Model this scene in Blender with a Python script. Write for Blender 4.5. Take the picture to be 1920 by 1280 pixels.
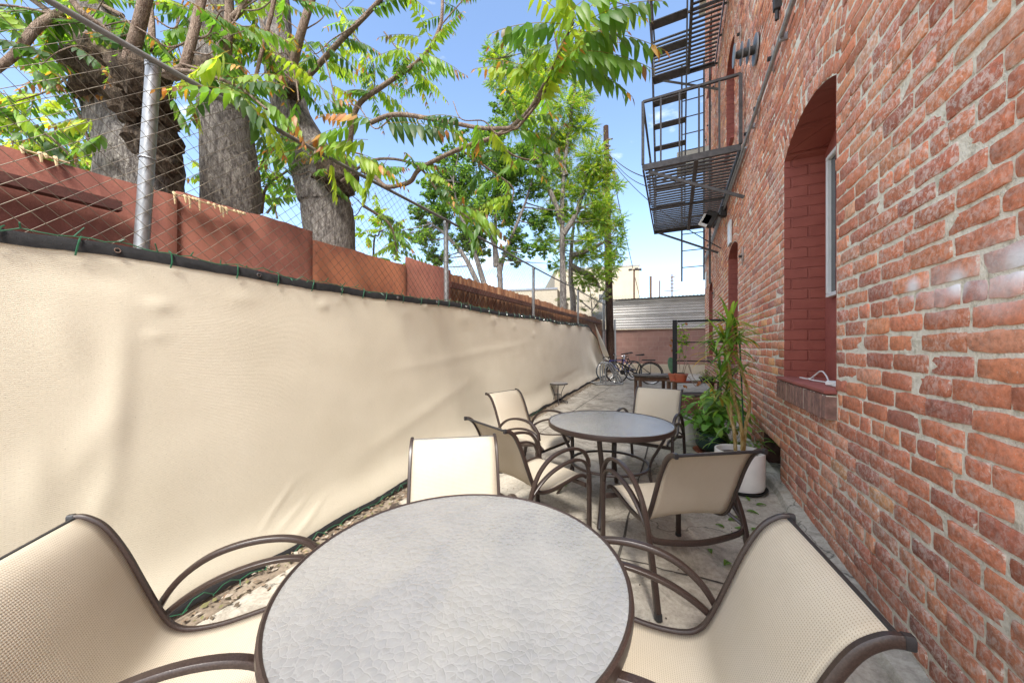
import bpy, math, random
import numpy as np
from mathutils import Vector, Matrix
random.seed(7); rng=np.random.default_rng(7)
R=math.radians
for o in list(bpy.data.objects): bpy.data.objects.remove(o)
sc=bpy.context.scene; col=sc.collection
# ---------------------------------------------------------------- camera maths
F=640.0; YAW=25.5; HC=1.45; HZ=650.0; GS=0.022
cc=math.cos(R(YAW)); ss=math.sin(R(YAW))
def P(px,py,z):                       # pixel + depth (m) -> world
    xr=(px-960)/F*z
    return Vector((xr*cc-z*ss, xr*ss+z*cc, HC+(HZ-py)/F*z))
def gz(Y): return GS*max(-4.0,min(Y,22.0))
def GP(px,py,h=0.0):                  # point h above the sloping ground seen at the pixel
    r=(px-960)/F; k=r*ss+cc
    z=F*(HC-h)/((py-HZ)+GS*k*F)
    p=P(px,py,z); return p
WX=0.93
def WP(px,py,X=WX):                   # point on the brick wall plane
    r=(px-960)/F; z=X/(r*cc-ss); return P(px,py,z)
def FX(Y): return -2.46-0.015*Y       # fence line
def FP(px,py,off=0.0):
    r=(px-960)/F; X=-2.46+off
    for _ in range(6):
        Y=-X*(cc+r*ss)/(ss-r*cc); X=FX(Y)+off
    z=-X*ss+Y*cc
    return P(px,py,z)
cam=bpy.data.cameras.new('camera'); co=bpy.data.objects.new('camera',cam); col.objects.link(co)
co.location=(0,0,HC); co.rotation_euler=(R(90),0,R(YAW))
cam.sensor_width=36; cam.lens=12.0; cam.shift_y=(HZ-640)/1920; cam.clip_start=0.05; cam.clip_end=900
sc.camera=co
# ---------------------------------------------------------------- materials
class N:
    def __init__(s,name):
        s.m=bpy.data.materials.new(name); s.m.use_nodes=True; s.t=s.m.node_tree; s.n=s.t.nodes
        s.b=s.n['Principled BSDF']; s.out=s.n['Material Output']
    def add(s,t,**k):
        n=s.n.new(t)
        for a,v in k.items():
            if a in n.inputs: n.inputs[a].default_value=v
            else: setattr(n,a,v)
        return n
    def l(s,a,b): s.t.links.new(a,b)
    def coord(s,kind='Object',scale=(1,1,1)):
        c=s.add('ShaderNodeTexCoord'); mp=s.add('ShaderNodeMapping'); mp.inputs['Scale'].default_value=scale
        s.l(c.outputs[kind],mp.inputs['Vector']); return mp.outputs['Vector']
    def noise(s,v,scale,detail=4,rough=.55,dist=0):
        n=s.add('ShaderNodeTexNoise'); n.inputs['Scale'].default_value=scale; n.inputs['Detail'].default_value=detail
        n.inputs['Roughness'].default_value=rough; n.inputs['Distortion'].default_value=dist; s.l(v,n.inputs['Vector']); return n.outputs['Fac']
    def ramp(s,f,stops):
        n=s.add('ShaderNodeValToRGB'); e=n.color_ramp.elements
        while len(e)<len(stops): e.new(.5)
        for q,(p,c) in zip(e,stops):
            q.position=p; q.color=(c[0],c[1],c[2],1) if isinstance(c,(tuple,list)) else (c,c,c,1)
        s.l(f,n.inputs['Fac']); return n.outputs['Color']
    def mix(s,f,a,b,mode='MIX'):
        n=s.add('ShaderNodeMix',data_type='RGBA',blend_type=mode)
        for v,i in ((f,0),(a,6),(b,7)):
            if isinstance(v,(int,float)): n.inputs[i].default_value=v
            elif isinstance(v,(tuple,list)): n.inputs[i].default_value=(v[0],v[1],v[2],1)
            else: s.l(v,n.inputs[i])
        return n.outputs[2]
    def math(s,op,a,b=0.0,cl=False):
        n=s.add('ShaderNodeMath',operation=op); n.use_clamp=cl
        for v,i in ((a,0),(b,1)):
            if isinstance(v,(int,float)): n.inputs[i].default_value=v
            else: s.l(v,n.inputs[i])
        return n.outputs[0]
    def bump(s,h,st=.3,d=.01,prev=None):
        n=s.add('ShaderNodeBump'); n.inputs['Strength'].default_value=st; n.inputs['Distance'].default_value=d
        s.l(h,n.inputs['Height'])
        if prev: s.l(prev,n.inputs['Normal'])
        return n.outputs['Normal']
    def fin(s,colr=None,rough=.7,normal=None,metal=0,spec=None):
        if colr is not None:
            if isinstance(colr,(tuple,list)): s.b.inputs['Base Color'].default_value=(*colr[:3],1)
            else: s.l(colr,s.b.inputs['Base Color'])
        if isinstance(rough,(int,float)): s.b.inputs['Roughness'].default_value=rough
        else: s.l(rough,s.b.inputs['Roughness'])
        if normal: s.l(normal,s.b.inputs['Normal'])
        s.b.inputs['Metallic'].default_value=metal
        if spec is not None: s.b.inputs['Specular IOR Level'].default_value=spec
        return s.m
def simple(name,c,rough=.6,var=.25,scale=12,bump=.15,metal=0,d=.003):
    n=N(name); v=n.coord(); f=n.noise(v,scale,5,.6)
    lo=tuple(x*(1-var) for x in c); hi=tuple(min(1,x*(1+var)) for x in c)
    cr=n.ramp(f,[(.3,lo),(.7,hi)]); g=n.noise(v,scale*9,3,.6)
    return n.fin(cr,rough,n.bump(g,bump,d),metal)
def attrmat(name,rough=.8,scale=60,bump=.5,var=.35,d=.003):
    n=N(name); a=n.add('ShaderNodeAttribute',attribute_name='col'); v=n.coord()
    f=n.noise(v,scale,5,.65); m=n.mix(1,a.outputs['Color'],n.ramp(f,[(.25,1-var),(.75,1+var*.6)]),'MULTIPLY')
    return n.fin(m,rough,n.bump(n.noise(v,scale*2.5,4,.7),bump,d))
# brick
def brick_mat(name):
    n=N(name); a=n.add('ShaderNodeAttribute',attribute_name='col'); v=n.coord()
    vs=n.coord('Object',(1,.45,1))
    f=n.noise(v,45,6,.68); base=n.mix(1,a.outputs['Color'],n.ramp(f,[(.25,.5),(.5,.97),(.75,1.3)]),'MULTIPLY')
    # blotches inside bricks
    f2=n.noise(vs,9,5,.6,.6); base=n.mix(n.ramp(f2,[(.55,0),(.72,.55)]),base,(.30,.13,.085))
    # lime bloom: patches, broken up finely
    big=n.noise(v,1.15,2,.5); fine=n.noise(v,38,5,.75,.6)
    msk=n.math('MULTIPLY',n.ramp(big,[(.40,.1),(.60,1)]),n.ramp(fine,[(.46,0),(.60,1)]))
    base=n.mix(n.math('MULTIPLY',msk,.62),base,(.74,.66,.60))
    f3=n.noise(v,130,2,.5); base=n.mix(n.ramp(f3,[(.69,0),(.73,.7)]),base,(.55,.49,.42))
    # low courses dirtier
    sx=n.add('ShaderNodeSeparateXYZ'); n.l(v,sx.inputs[0])
    lowm=n.add('ShaderNodeMapRange'); n.l(sx.outputs['Z'],lowm.inputs['Value'])
    lowm.inputs['From Min'].default_value=1.1; lowm.inputs['From Max'].default_value=.1
    dirt=n.math('MULTIPLY',lowm.outputs[0],n.ramp(n.noise(v,2.2,4,.6),[(.35,.15),(.65,.6)]))
    base=n.mix(dirt,base,(.17,.105,.085))
    for (px,py,rad,st) in ((1712,541,.045,.95),(1795,530,.05,1),(1917,492,.06,1),(1875,520,.12,.45),(1760,545,.10,.35)):
        p=WP(px,py); vd=n.add('ShaderNodeVectorMath',operation='DISTANCE'); n.l(v,vd.inputs[0]); vd.inputs[1].default_value=(WX,p.y,p.z)
        mr=n.add('ShaderNodeMapRange',interpolation_type='SMOOTHSTEP'); n.l(vd.outputs['Value'],mr.inputs['Value'])
        mr.inputs['From Min'].default_value=rad*1.5; mr.inputs['From Max'].default_value=rad*.2
        base=n.mix(n.math('MULTIPLY',mr.outputs[0],st),base,(.80,.78,.80))
    sm=n.math('SUBTRACT',n.math('MULTIPLY',n.noise(v,20,6,.75,.4),.62),a.outputs['Alpha'])
    base=n.mix(n.ramp(sm,[(.345,0),(.39,.8)]),base,(.66,.62,.54))
    b1=n.bump(f,.55,.006); b2=n.bump(n.noise(v,160,3,.7),.5,.0025,b1); b3=n.bump(n.noise(vs,16,4,.7,1),.35,.006,b2)
    return n.fin(base,.9,b3,0,.25)
M={}
M['brick']=brick_mat('old_red_brick')
def mortar_mat():
    n=N('lime_mortar'); v=n.coord(); f=n.noise(v,14,6,.7)
    c=n.ramp(f,[(.3,(.42,.37,.28)),(.46,(.74,.68,.56)),(.72,(.84,.79,.68))])
    sx=n.add('ShaderNodeSeparateXYZ'); n.l(v,sx.inputs[0]); lo=n.add('ShaderNodeMapRange'); n.l(sx.outputs['Z'],lo.inputs['Value'])
    lo.inputs['From Min'].default_value=1.0; lo.inputs['From Max'].default_value=.0
    c=n.mix(n.math('MULTIPLY',lo.outputs[0],n.ramp(n.noise(v,2,4,.6),[(.35,.2),(.65,.7)])),c,(.27,.24,.2))
    c=n.mix(n.ramp(n.noise(v,4.5,5,.7),[(.62,0),(.72,.5)]),c,(.22,.24,.15))
    b=n.bump(n.noise(v,150,4,.75),.9,.004); b=n.bump(n.noise(v,28,4,.7),.95,.018,b)
    return n.fin(c,.95,b,0,.2)
M['mortar']=mortar_mat()
def paintbrick():
    n=N('red_painted_brick'); v=n.coord(); f=n.noise(v,5,5,.6)
    c=n.ramp(f,[(.3,(.235,.058,.042)),(.7,(.31,.085,.06))])
    bt=n.add('ShaderNodeTexBrick'); sep=n.add('ShaderNodeSeparateXYZ'); n.l(v,sep.inputs[0]); cmb=n.add('ShaderNodeCombineXYZ')
    n.l(n.math('ADD',sep.outputs['X'],sep.outputs['Y']),cmb.inputs['X']); n.l(sep.outputs['Z'],cmb.inputs['Y'])
    wob=n.noise(v,9,4,.6); ad=n.add('ShaderNodeVectorMath',operation='MULTIPLY_ADD'); n.l(cmb.outputs[0],ad.inputs[0]); ad.inputs[1].default_value=(1,1,1)
    c2=n.add('ShaderNodeCombineXYZ'); n.l(n.math('MULTIPLY',wob,.02),c2.inputs['Y']); n.l(c2.outputs[0],ad.inputs[2]); n.l(ad.outputs[0],bt.inputs['Vector'])
    bt.inputs['Scale'].default_value=1; bt.inputs['Brick Width'].default_value=.25; bt.inputs['Row Height'].default_value=.095
    bt.inputs['Mortar Size'].default_value=.009; bt.inputs['Mortar Smooth'].default_value=.6
    bt.inputs['Color1'].default_value=(1,1,1,1); bt.inputs['Color2'].default_value=(.8,.8,.8,1); bt.inputs['Mortar'].default_value=(0,0,0,1)
    b=n.bump(bt.outputs['Color'],.9,.012); b=n.bump(n.noise(v,70,5,.7),.5,.004,b)
    return n.fin(c,.75,b)
M['paintbrick']=paintbrick()
M['redpaint']=simple('red_paint_stucco',(.30,.085,.068),.7,.14,6,.7,d=.004)
def concrete(name,a,b,c3,sc1=1.0,stain=True):
    n=N(name); v=n.coord(); f=n.noise(v,1.4*sc1,6,.65); c=n.ramp(f,[(.3,a),(.5,b),(.72,c3)])
    g=n.noise(v,45,5,.7); c=n.mix(.55,c,n.ramp(g,[(.3,.4),(.55,.9),(.75,1.15)]),'MULTIPLY')
    if stain:
        s_=n.noise(v,3.1,5,.7,1.2); c=n.mix(n.ramp(s_,[(.47,0),(.66,.72)]),c,(.13,.115,.09))
        # cracks
        vo=n.add('ShaderNodeTexVoronoi',feature='DISTANCE_TO_EDGE'); vo.inputs['Scale'].default_value=.55
        w=n.add('ShaderNodeVectorMath',operation='ADD'); nn=n.add('ShaderNodeTexNoise'); nn.inputs['Scale'].default_value=2.5; nn.inputs['Detail'].default_value=6
        n.l(v,nn.inputs['Vector']); n.l(v,w.inputs[0]); sc_=n.add('ShaderNodeVectorMath',operation='SCALE'); sc_.inputs['Scale'].default_value=.9
        n.l(nn.outputs['Color'],sc_.inputs[0]); n.l(sc_.outputs[0],w.inputs[1]); n.l(w.outputs[0],vo.inputs['Vector'])
        c=n.mix(n.ramp(vo.outputs['Distance'],[(.0,.85),(.006,0)]),c,(.05,.047,.04))
        sp=n.noise(v,210,2,.5); c=n.mix(n.ramp(sp,[(.64,0),(.7,.5)]),c,(.55,.52,.46))
    return n.fin(c,.9,n.bump(g,.5,.006,n.bump(n.noise(v,190,3,.7),.5,.002)))
M['concrete']=concrete('worn_concrete',(.28,.25,.205),(.44,.40,.335),(.56,.52,.445))
M['curb']=concrete('pale_curb_concrete',(.33,.29,.23),(.44,.41,.35),(.52,.49,.43),2)
M['earth']=concrete('dusty_earth',(.14,.11,.08),(.24,.19,.14),(.34,.29,.22),6,False)
M['ground']=concrete('far_ground',(.22,.2,.16),(.3,.27,.22),(.36,.33,.28),.2,False)
# screen cloth
def cloth():
    n=N('beige_knitted_screen'); v=n.coord('UV'); f=n.noise(n.coord(),1.3,4,.6)
    c=n.ramp(f,[(.3,(.65,.59,.465)),(.7,(.71,.65,.525))])
    sx=n.add('ShaderNodeSeparateXYZ'); n.l(v,sx.inputs[0])
    wu=n.math('SINE',n.math('MULTIPLY',sx.outputs['X'],2*math.pi/.011)); wv=n.math('SINE',n.math('MULTIPLY',sx.outputs['Y'],2*math.pi/.0085))
    w=n.math('ADD',n.math('MULTIPLY',wu,wv),wv)
    nz=n.noise(n.coord('UV',(1,6,1)),60,4,.7); w2=n.math('ADD',n.math('MULTIPLY',w,.28),n.math('MULTIPLY',nz,2.8))
    cr=n.ramp(n.math('MULTIPLY_ADD',w2,.25) if False else n.math('MULTIPLY',n.math('ADD',w2,1.0),.3),[(.3,.6),(.6,1.0),(.9,1.16)])
    c=n.mix(.8,c,cr,'MULTIPLY')
    hl=n.noise(v,150,2,.5); c=n.mix(n.ramp(hl,[(.70,0),(.74,.5)]),c,(.16,.13,.09))
    wr=n.noise(n.coord('UV',(.7,3.2,1)),2.1,5,.6,.8)
    b=n.bump(w2,.4,.0022,n.bump(wr,.25,.006))
    m=n.fin(c,.9,b,0,.15)
    n.b.inputs['Sheen Weight'].default_value=.15
    tr=n.add('ShaderNodeBsdfTranslucent'); n.l(c,tr.inputs['Color']); mx=n.add('ShaderNodeMixShader'); mx.inputs[0].default_value=.12
    n.l(n.b.outputs[0],mx.inputs[1]); n.l(tr.outputs[0],mx.inputs[2]); n.l(mx.outputs[0],n.out.inputs['Surface'])
    return m
M['cloth']=cloth()
M['hem']=simple('black_webbing',(.018,.018,.02),.8,.4,40,.5)
def sling():
    n=N('cream_sling_fabric'); v=n.coord('UV'); sx=n.add('ShaderNodeSeparateXYZ'); n.l(v,sx.inputs[0]); p=.0068
    row=n.math('FLOOR',n.math('DIVIDE',sx.outputs['Y'],p))
    u=n.math('FRACT',n.math('ADD',n.math('DIVIDE',sx.outputs['X'],p),0.0)); w=n.math('FRACT',n.math('DIVIDE',sx.outputs['Y'],p))
    du=n.math('ABSOLUTE',n.math('SUBTRACT',u,.5)); dw=n.math('ABSOLUTE',n.math('SUBTRACT',w,.5))
    hole=n.math('MULTIPLY',n.math('LESS_THAN',du,.27),n.math('LESS_THAN',dw,.14))
    f=n.noise(n.coord(),4,5,.6); c=n.ramp(f,[(.3,(.67,.60,.475)),(.7,(.73,.665,.55))])
    c=n.mix(n.math('MULTIPLY',hole,.6),c,(.26,.17,.10))
    th=n.noise(n.coord('UV',(1,8,1)),90,2,.6); c=n.mix(.25,c,n.ramp(th,[(.3,.7),(.7,1.1)]),'MULTIPLY')
    st=n.noise(n.coord(),2.2,3,.5); c=n.mix(n.ramp(st,[(.6,0),(.8,.3)]),c,(.46,.30,.16))
    hgt=n.math('ADD',du,dw); b=n.bump(hgt,.5,.002)
    m=n.fin(c,.75,b,0,.3)
    tr=n.add('ShaderNodeBsdfTranslucent'); n.l(n.mix(.5,c,(.5,.33,.15)),tr.inputs['Color']); mx=n.add('ShaderNodeMixShader'); mx.inputs[0].default_value=.34
    n.l(n.b.outputs[0],mx.inputs[1]); n.l(tr.outputs[0],mx.inputs[2]); n.l(mx.outputs[0],n.out.inputs['Surface'])
    return m
M['sling']=sling()
def brownpaint():
    n=N('brown_powder_coat'); v=n.coord(); f=n.noise(v,300,2,.5); c=n.ramp(f,[(.4,(.026,.016,.013)),(.65,(.045,.029,.024))])
    ch=n.noise(v,24,5,.75); c=n.mix(n.ramp(ch,[(.74,0),(.76,.7)]),c,(.45,.42,.4))
    return n.fin(c,.36,n.bump(f,.35,.001))
M['brown']=brownpaint()
M['blackcap']=simple('black_plastic',(.02,.02,.022),.4,.2,20,.1)
def glass():
    n=N('hammered_table_glass'); v=n.coord('Object',(1,1,1))
    nn=n.add('ShaderNodeTexNoise'); nn.inputs['Scale'].default_value=22; nn.inputs['Detail'].default_value=3; n.l(v,nn.inputs['Vector'])
    sc_=n.add('ShaderNodeVectorMath',operation='SCALE'); sc_.inputs['Scale'].default_value=.03; n.l(nn.outputs['Color'],sc_.inputs[0])
    ad=n.add('ShaderNodeVectorMath',operation='ADD'); n.l(v,ad.inputs[0]); n.l(sc_.outputs[0],ad.inputs[1])
    vo=n.add('ShaderNodeTexVoronoi',feature='F1'); vo.inputs['Scale'].default_value=46; n.l(ad.outputs[0],vo.inputs['Vector'])
    ve=n.add('ShaderNodeTexVoronoi',feature='DISTANCE_TO_EDGE'); ve.inputs['Scale'].default_value=46; n.l(ad.outputs[0],ve.inputs['Vector'])
    dust=n.noise(v,4,6,.65); dust2=n.noise(n.coord('Object',(3,1,1)),1.6,4,.55,.6)
    c=n.ramp(dust,[(.3,(.45,.452,.455)),(.7,(.60,.592,.575))])
    c=n.mix(n.ramp(ve.outputs['Distance'],[(0,.22),(.05,0)]),c,(.78,.78,.76))
    c=n.mix(n.ramp(dust2,[(.45,0),(.65,.7)]),c,(.60,.585,.54))
    h=n.math('ADD',n.math('MULTIPLY',vo.outputs['Distance'],-1.2),n.math('MULTIPLY',n.ramp(ve.outputs['Distance'],[(0,0),(.10,1)]),.25))
    m=n.fin(c,n.ramp(dust,[(.3,.07),(.7,.2)]),n.bump(h,.42,.004))
    n.b.inputs['Transmission Weight'].default_value=.62; n.b.inputs['IOR'].default_value=1.5
    return m
M['glass']=glass()
M['darkglass']=N('window_glass').fin((.05,.055,.06),.08)
M['galv']=simple('galvanised_steel',(.30,.31,.32),.45,.2,18,.12,.6)
def wire():
    n=N('chain_link_wire'); v=n.coord(); f=n.noise(v,6,3,.5); return n.fin(n.ramp(f,[(.4,(.08,.062,.045)),(.65,(.17,.14,.10))]),.5,None,.2)
M['wire']=wire()
def rust(name,a,b,c3,streak=False):
    n=N(name); v=n.coord('Object',(1,1,.25) if streak else (1,1,1)); f=n.noise(v,14 if streak else 2.2,7,.7,.3 if not streak else .1); c=n.ramp(f,[(.28,a),(.5,b),(.74,c3)])
    g=n.noise(n.coord(),110,4,.7); c=n.mix(.6,c,n.ramp(g,[(.3,.68),(.7,1.2)]),'MULTIPLY')
    if not streak:
        c=n.mix(n.ramp(n.noise(n.coord('Object',(1,1,.35)),7,6,.7,.8),[(.48,0),(.62,.75)]),c,a); c=n.mix(n.ramp(n.noise(n.coord(),1.1,3,.6),[(.46,0),(.58,.65)]),c,c3)
    return n.fin(c,.85,n.bump(g,.5,.003))
M['rust']=rust('weathered_steel',(.125,.038,.026),(.19,.062,.043),(.25,.09,.058))
M['rust2']=rust('orange_rusted_steel',(.14,.04,.022),(.215,.068,.034),(.29,.10,.045))
M['ruststreak']=rust('streaked_rusty_sheet',(.05,.022,.014),(.20,.075,.03),(.42,.26,.14),True)
M['angle']=rust('rusty_angle_steel',(.075,.028,.024),(.12,.045,.036),(.17,.07,.05))
M['iron']=simple('painted_grey_iron',(.062,.056,.052),.5,.45,14,.35)
M['darkiron']=simple('dark_iron',(.03,.027,.026),.6,.5,20,.3)
def bark(name,a,b,c3):
    n=N(name); v=n.coord('Object',(1,1,.28)); f=n.noise(v,34,7,.78,.5); vo=n.add('ShaderNodeTexVoronoi',feature='DISTANCE_TO_EDGE'); vo.inputs['Scale'].default_value=11
    nn=n.noise(v,9,4,.6); wv_=n.add('ShaderNodeTexNoise'); wv_.inputs['Scale'].default_value=14; wv_.inputs['Detail'].default_value=5; n.l(v,wv_.inputs['Vector'])
    sc2=n.add('ShaderNodeVectorMath',operation='MULTIPLY_ADD'); n.l(wv_.outputs['Color'],sc2.inputs[0]); sc2.inputs[1].default_value=(.22,.22,.22); n.l(v,sc2.inputs[2]); n.l(sc2.outputs[0],vo.inputs['Vector'])
    vo.inputs['Scale'].default_value=38
    h=n.math('ADD',f,n.math('MULTIPLY',n.ramp(vo.outputs['Distance'],[(0,0),(.2,1)]),.22))
    c=n.ramp(f,[(.38,a),(.5,b),(.63,c3)]); c=n.mix(n.ramp(n.noise(n.coord(),2.5,4,.6),[(.4,0),(.7,.35)]),c,b)
    return n.fin(c,.95,n.bump(h,.95,.03),0,.2)
M['bark']=bark('grey_fissured_bark',(.06,.052,.05),(.20,.18,.17),(.40,.37,.34))
M['burl']=bark('knotted_dark_bark',(.03,.022,.018),(.10,.075,.055),(.20,.15,.11))
M['twig']=bark('smooth_tan_bark',(.16,.11,.085),(.27,.20,.155),(.38,.30,.24))
def leafmat(name,tr=.5,rough=.42):
    n=N(name); a=n.add('ShaderNodeAttribute',attribute_name='col'); n.fin(a.outputs['Color'],rough,None,0,.4)
    t=n.add('ShaderNodeBsdfTranslucent'); n.l(n.mix(1,a.outputs['Color'],(2.3,2.2,.9),'MULTIPLY'),t.inputs['Color']); mx=n.add('ShaderNodeMixShader'); mx.inputs[0].default_value=tr
    n.l(n.b.outputs[0],mx.inputs[1]); n.l(t.outputs[0],mx.inputs[2]); n.l(mx.outputs[0],n.out.inputs['Surface']); return n.m
M['leaf']=leafmat('leaf_green')
M['blockwall']=None
def blockwall():
    n=N('pink_painted_block'); v=n.coord(); sep=n.add('ShaderNodeSeparateXYZ'); n.l(v,sep.inputs[0]); cmb=n.add('ShaderNodeCombineXYZ'); n.l(sep.outputs['X'],cmb.inputs['X']); n.l(sep.outputs['Z'],cmb.inputs['Y'])
    bt=n.add('ShaderNodeTexBrick'); n.l(cmb.outputs[0],bt.inputs['Vector']); bt.inputs['Scale'].default_value=1; bt.inputs['Brick Width'].default_value=.42; bt.inputs['Row Height'].default_value=.21
    bt.inputs['Mortar Size'].default_value=.008; bt.inputs['Color1'].default_value=(.37,.20,.165,1); bt.inputs['Color2'].default_value=(.42,.245,.20,1); bt.inputs['Mortar'].default_value=(.45,.30,.25,1)
    c=n.mix(n.ramp(n.noise(v,1.6,5,.65),[(.42,0),(.7,.55)]),bt.outputs['Color'],(.20,.125,.11))
    c=n.mix(n.ramp(n.noise(v,3.5,5,.7),[(.6,0),(.75,.4)]),c,(.55,.42,.38))
    return n.fin(c,.9,n.bump(bt.outputs['Fac'],-.4,.008))
M['blockwall']=blockwall()
M['cream']=simple('cream_render',(.60,.51,.38),.9,.1,3,.3)
M['cream2']=simple('pale_stucco_far',(.40,.35,.27),.9,.08,.6,.2)
def peel():
    n=N('peeling_red_brick_paint'); v=n.coord(); f=n.noise(v,1.2,7,.75); return n.fin(n.ramp(f,[(.44,(.42,.17,.14)),(.56,(.62,.52,.46))]),.9)
M['peel']=peel()
M['corr']=simple('weathered_white_metal',(.52,.50,.47),.55,.12,2,.2)
M['pole']=bark('creosoted_pole',(.025,.014,.011),(.06,.035,.027),(.11,.07,.052))
M['white']=simple('white_plastic',(.7,.7,.69),.4,.05,10,.05)
M['ceramic']=simple('offwhite_glazed_ceramic',(.74,.71,.66),.3,.08,7,.12)
M['greenglaze']=simple('dark_green_glaze',(.018,.045,.04),.15,.5,8,.1)
M['terracotta']=simple('terracotta_plastic',(.36,.095,.045),.5,.15,8,.1)
M['redbox']=simple('reddish_planter',(.25,.10,.08),.6,.15,5,.1)
M['soil']=simple('potting_soil',(.05,.035,.025),.95,.5,40,1)
M['oldwood']=simple('weathered_grey_wood',(.13,.115,.10),.8,.4,16,.5)
M['brownwood']=simple('brown_worn_wood',(.11,.06,.035),.7,.45,14,.4)
M['blue']=simple('blue_bicycle_enamel',(.012,.03,.20),.3,.2,8,.05)
M['rubber']=simple('black_rubber',(.018,.018,.018),.8,.3,30,.2)
M['chrome']=N('polished_metal').fin((.55,.55,.55),.25,None,1)
M['darkpaint']=simple('black_enamel',(.005,.005,.005),.7,.3,8,.05)
M['teal']=simple('teal_plastic',(.02,.11,.12),.4,.2,8,.05)
M['mosaic']=simple('grey_mosaic',(.22,.21,.2),.4,.6,60,.4)
M['greentie']=simple('green_plastic_tie',(.02,.10,.05),.4,.3,20,.1)
M['bucket']=simple('grey_white_plastic',(.50,.50,.50),.5,.08,8,.08)
M['cane']=bark('ringed_cane',(.28,.15,.04),(.46,.31,.11),(.58,.46,.26))
M['cactus']=simple('blue_green_cactus',(.07,.16,.09),.55,.25,10,.4)
# ---------------------------------------------------------------- mesh helpers
class MB:
    def __init__(s): s.v=[]; s.f=[]; s.c=[]; s.uv=None
    def add(s,vs,fs,c=None):
        o=len(s.v); s.v+= [tuple(x) for x in vs]; s.f+=[tuple(i+o for i in f) for f in fs]
        s.c+= [c if c else (1,1,1)]*len(vs)
    def box(s,cx,cy,cz,sx,sy,sz,rz=0,bev=0.0,rot=None):
        hx,hy,hz=sx/2,sy/2,sz/2
        b=min(bev,hx*.9,hy*.9,hz*.9); vs=[]; fs=[]
        if b<=0:
            vs=[Vector((x*hx,y*hy,z*hz)) for x in(-1,1) for y in(-1,1) for z in(-1,1)]
            fs=[(0,1,3,2),(4,6,7,5),(0,4,5,1),(2,3,7,6),(0,2,6,4),(1,5,7,3)]
        else:
            for zz,ins in((-hz,b),(-hz+b,0),(hz-b,0),(hz,b)):
                ax,ay=hx-ins,hy-ins; q=b*.6
                vs+=[Vector(p) for p in((-ax+q,-ay,zz),(ax-q,-ay,zz),(ax,-ay+q,zz),(ax,ay-q,zz),(ax-q,ay,zz),(-ax+q,ay,zz),(-ax,ay-q,zz),(-ax,-ay+q,zz))]
            for k in range(3):
                for i in range(8): j=(i+1)%8; fs.append((k*8+i,k*8+j,k*8+8+j,k*8+8+i))
            fs.append(tuple(range(7,-1,-1))); fs.append(tuple(range(24,32)))
        m=rot if rot else Matrix.Rotation(rz,3,'Z')
        s.add([m@v+Vector((cx,cy,cz)) for v in vs],fs)
    def tube(s,pts,r,n=8,side=None,r2=None,caps=True,c=None,closed=False):
        pts=[Vector(p) for p in pts]; L=len(pts); o=len(s.v); vs=[]; fs=[]
        rr=r if isinstance(r,(list,tuple)) else [r]*L
        up=None
        for i in range(L):
            if closed: t=(pts[(i+1)%L]-pts[i-1])
            else: t=pts[min(i+1,L-1)]-pts[max(i-1,0)]
            if t.length<1e-9: t=Vector((0,0,1))
            t.normalize()
            if side is not None: a=Vector(side); a=(a-t*a.dot(t)); a.normalize()
            else:
                if up is None: up=Vector((0,0,1)) if abs(t.z)<.9 else Vector((1,0,0))
                a=(up-t*up.dot(t))
                if a.length<1e-6: a=t.orthogonal()
                a.normalize(); up=a
            b=t.cross(a); ra=rr[i]; rb=(r2 if r2 else ra)
            for k in range(n):
                an=2*math.pi*(k+.5)/n; ca,sa=math.cos(an),math.sin(an)
                if r2:   # flat bar: squarish
                    ca=math.copysign(abs(ca)**.55,ca); sa=math.copysign(abs(sa)**.55,sa)
                vs.append(pts[i]+a*ca*ra+b*sa*rb)
        for i in range(L if closed else L-1):
            for k in range(n):
                j=(i+1)%L; fs.append((i*n+k,i*n+(k+1)%n,j*n+(k+1)%n,j*n+k))
        if caps and not closed: fs.append(tuple(range(n-1,-1,-1))); fs.append(tuple(range((L-1)*n,L*n)))
        s.add(vs,fs,c)
    def lathe(s,prof,cx=0,cy=0,cz=0,n=32,sx=1):
        vs=[];fs=[]
        for r,z in prof:
            for k in range(n):
                a=2*math.pi*k/n; vs.append((cx+r*math.cos(a),cy+r*math.sin(a)*sx,cz+z))
        for i in range(len(prof)-1):
            for k in range(n): fs.append((i*n+k,i*n+(k+1)%n,(i+1)*n+(k+1)%n,(i+1)*n+k))
        if prof[0][0]>1e-5: fs.append(tuple(range(n-1,-1,-1)))
        if prof[-1][0]>1e-5: fs.append(tuple(range((len(prof)-1)*n,len(prof)*n)))
        s.add(vs,fs)
    def build(s,name,mat,parent=None,smooth=True,colr=False):
        me=bpy.data.meshes.new(name); me.from_pydata([tuple(v) for v in s.v],[],s.f); me.materials.append(mat)
        if smooth:
            me.polygons.foreach_set('use_smooth',[True]*len(me.polygons))
            try: me.set_sharp_from_angle(angle=R(42))
            except Exception: pass
        if colr:
            a=me.color_attributes.new('col','FLOAT_COLOR','POINT')
            arr=np.ones((len(s.v),4),np.float32); arr[:,:3]=np.array(s.c); a.data.foreach_set('color',arr.ravel())
        o=bpy.data.objects.new(name,me); col.objects.link(o)
        if parent: o.parent=parent
        return o
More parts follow.
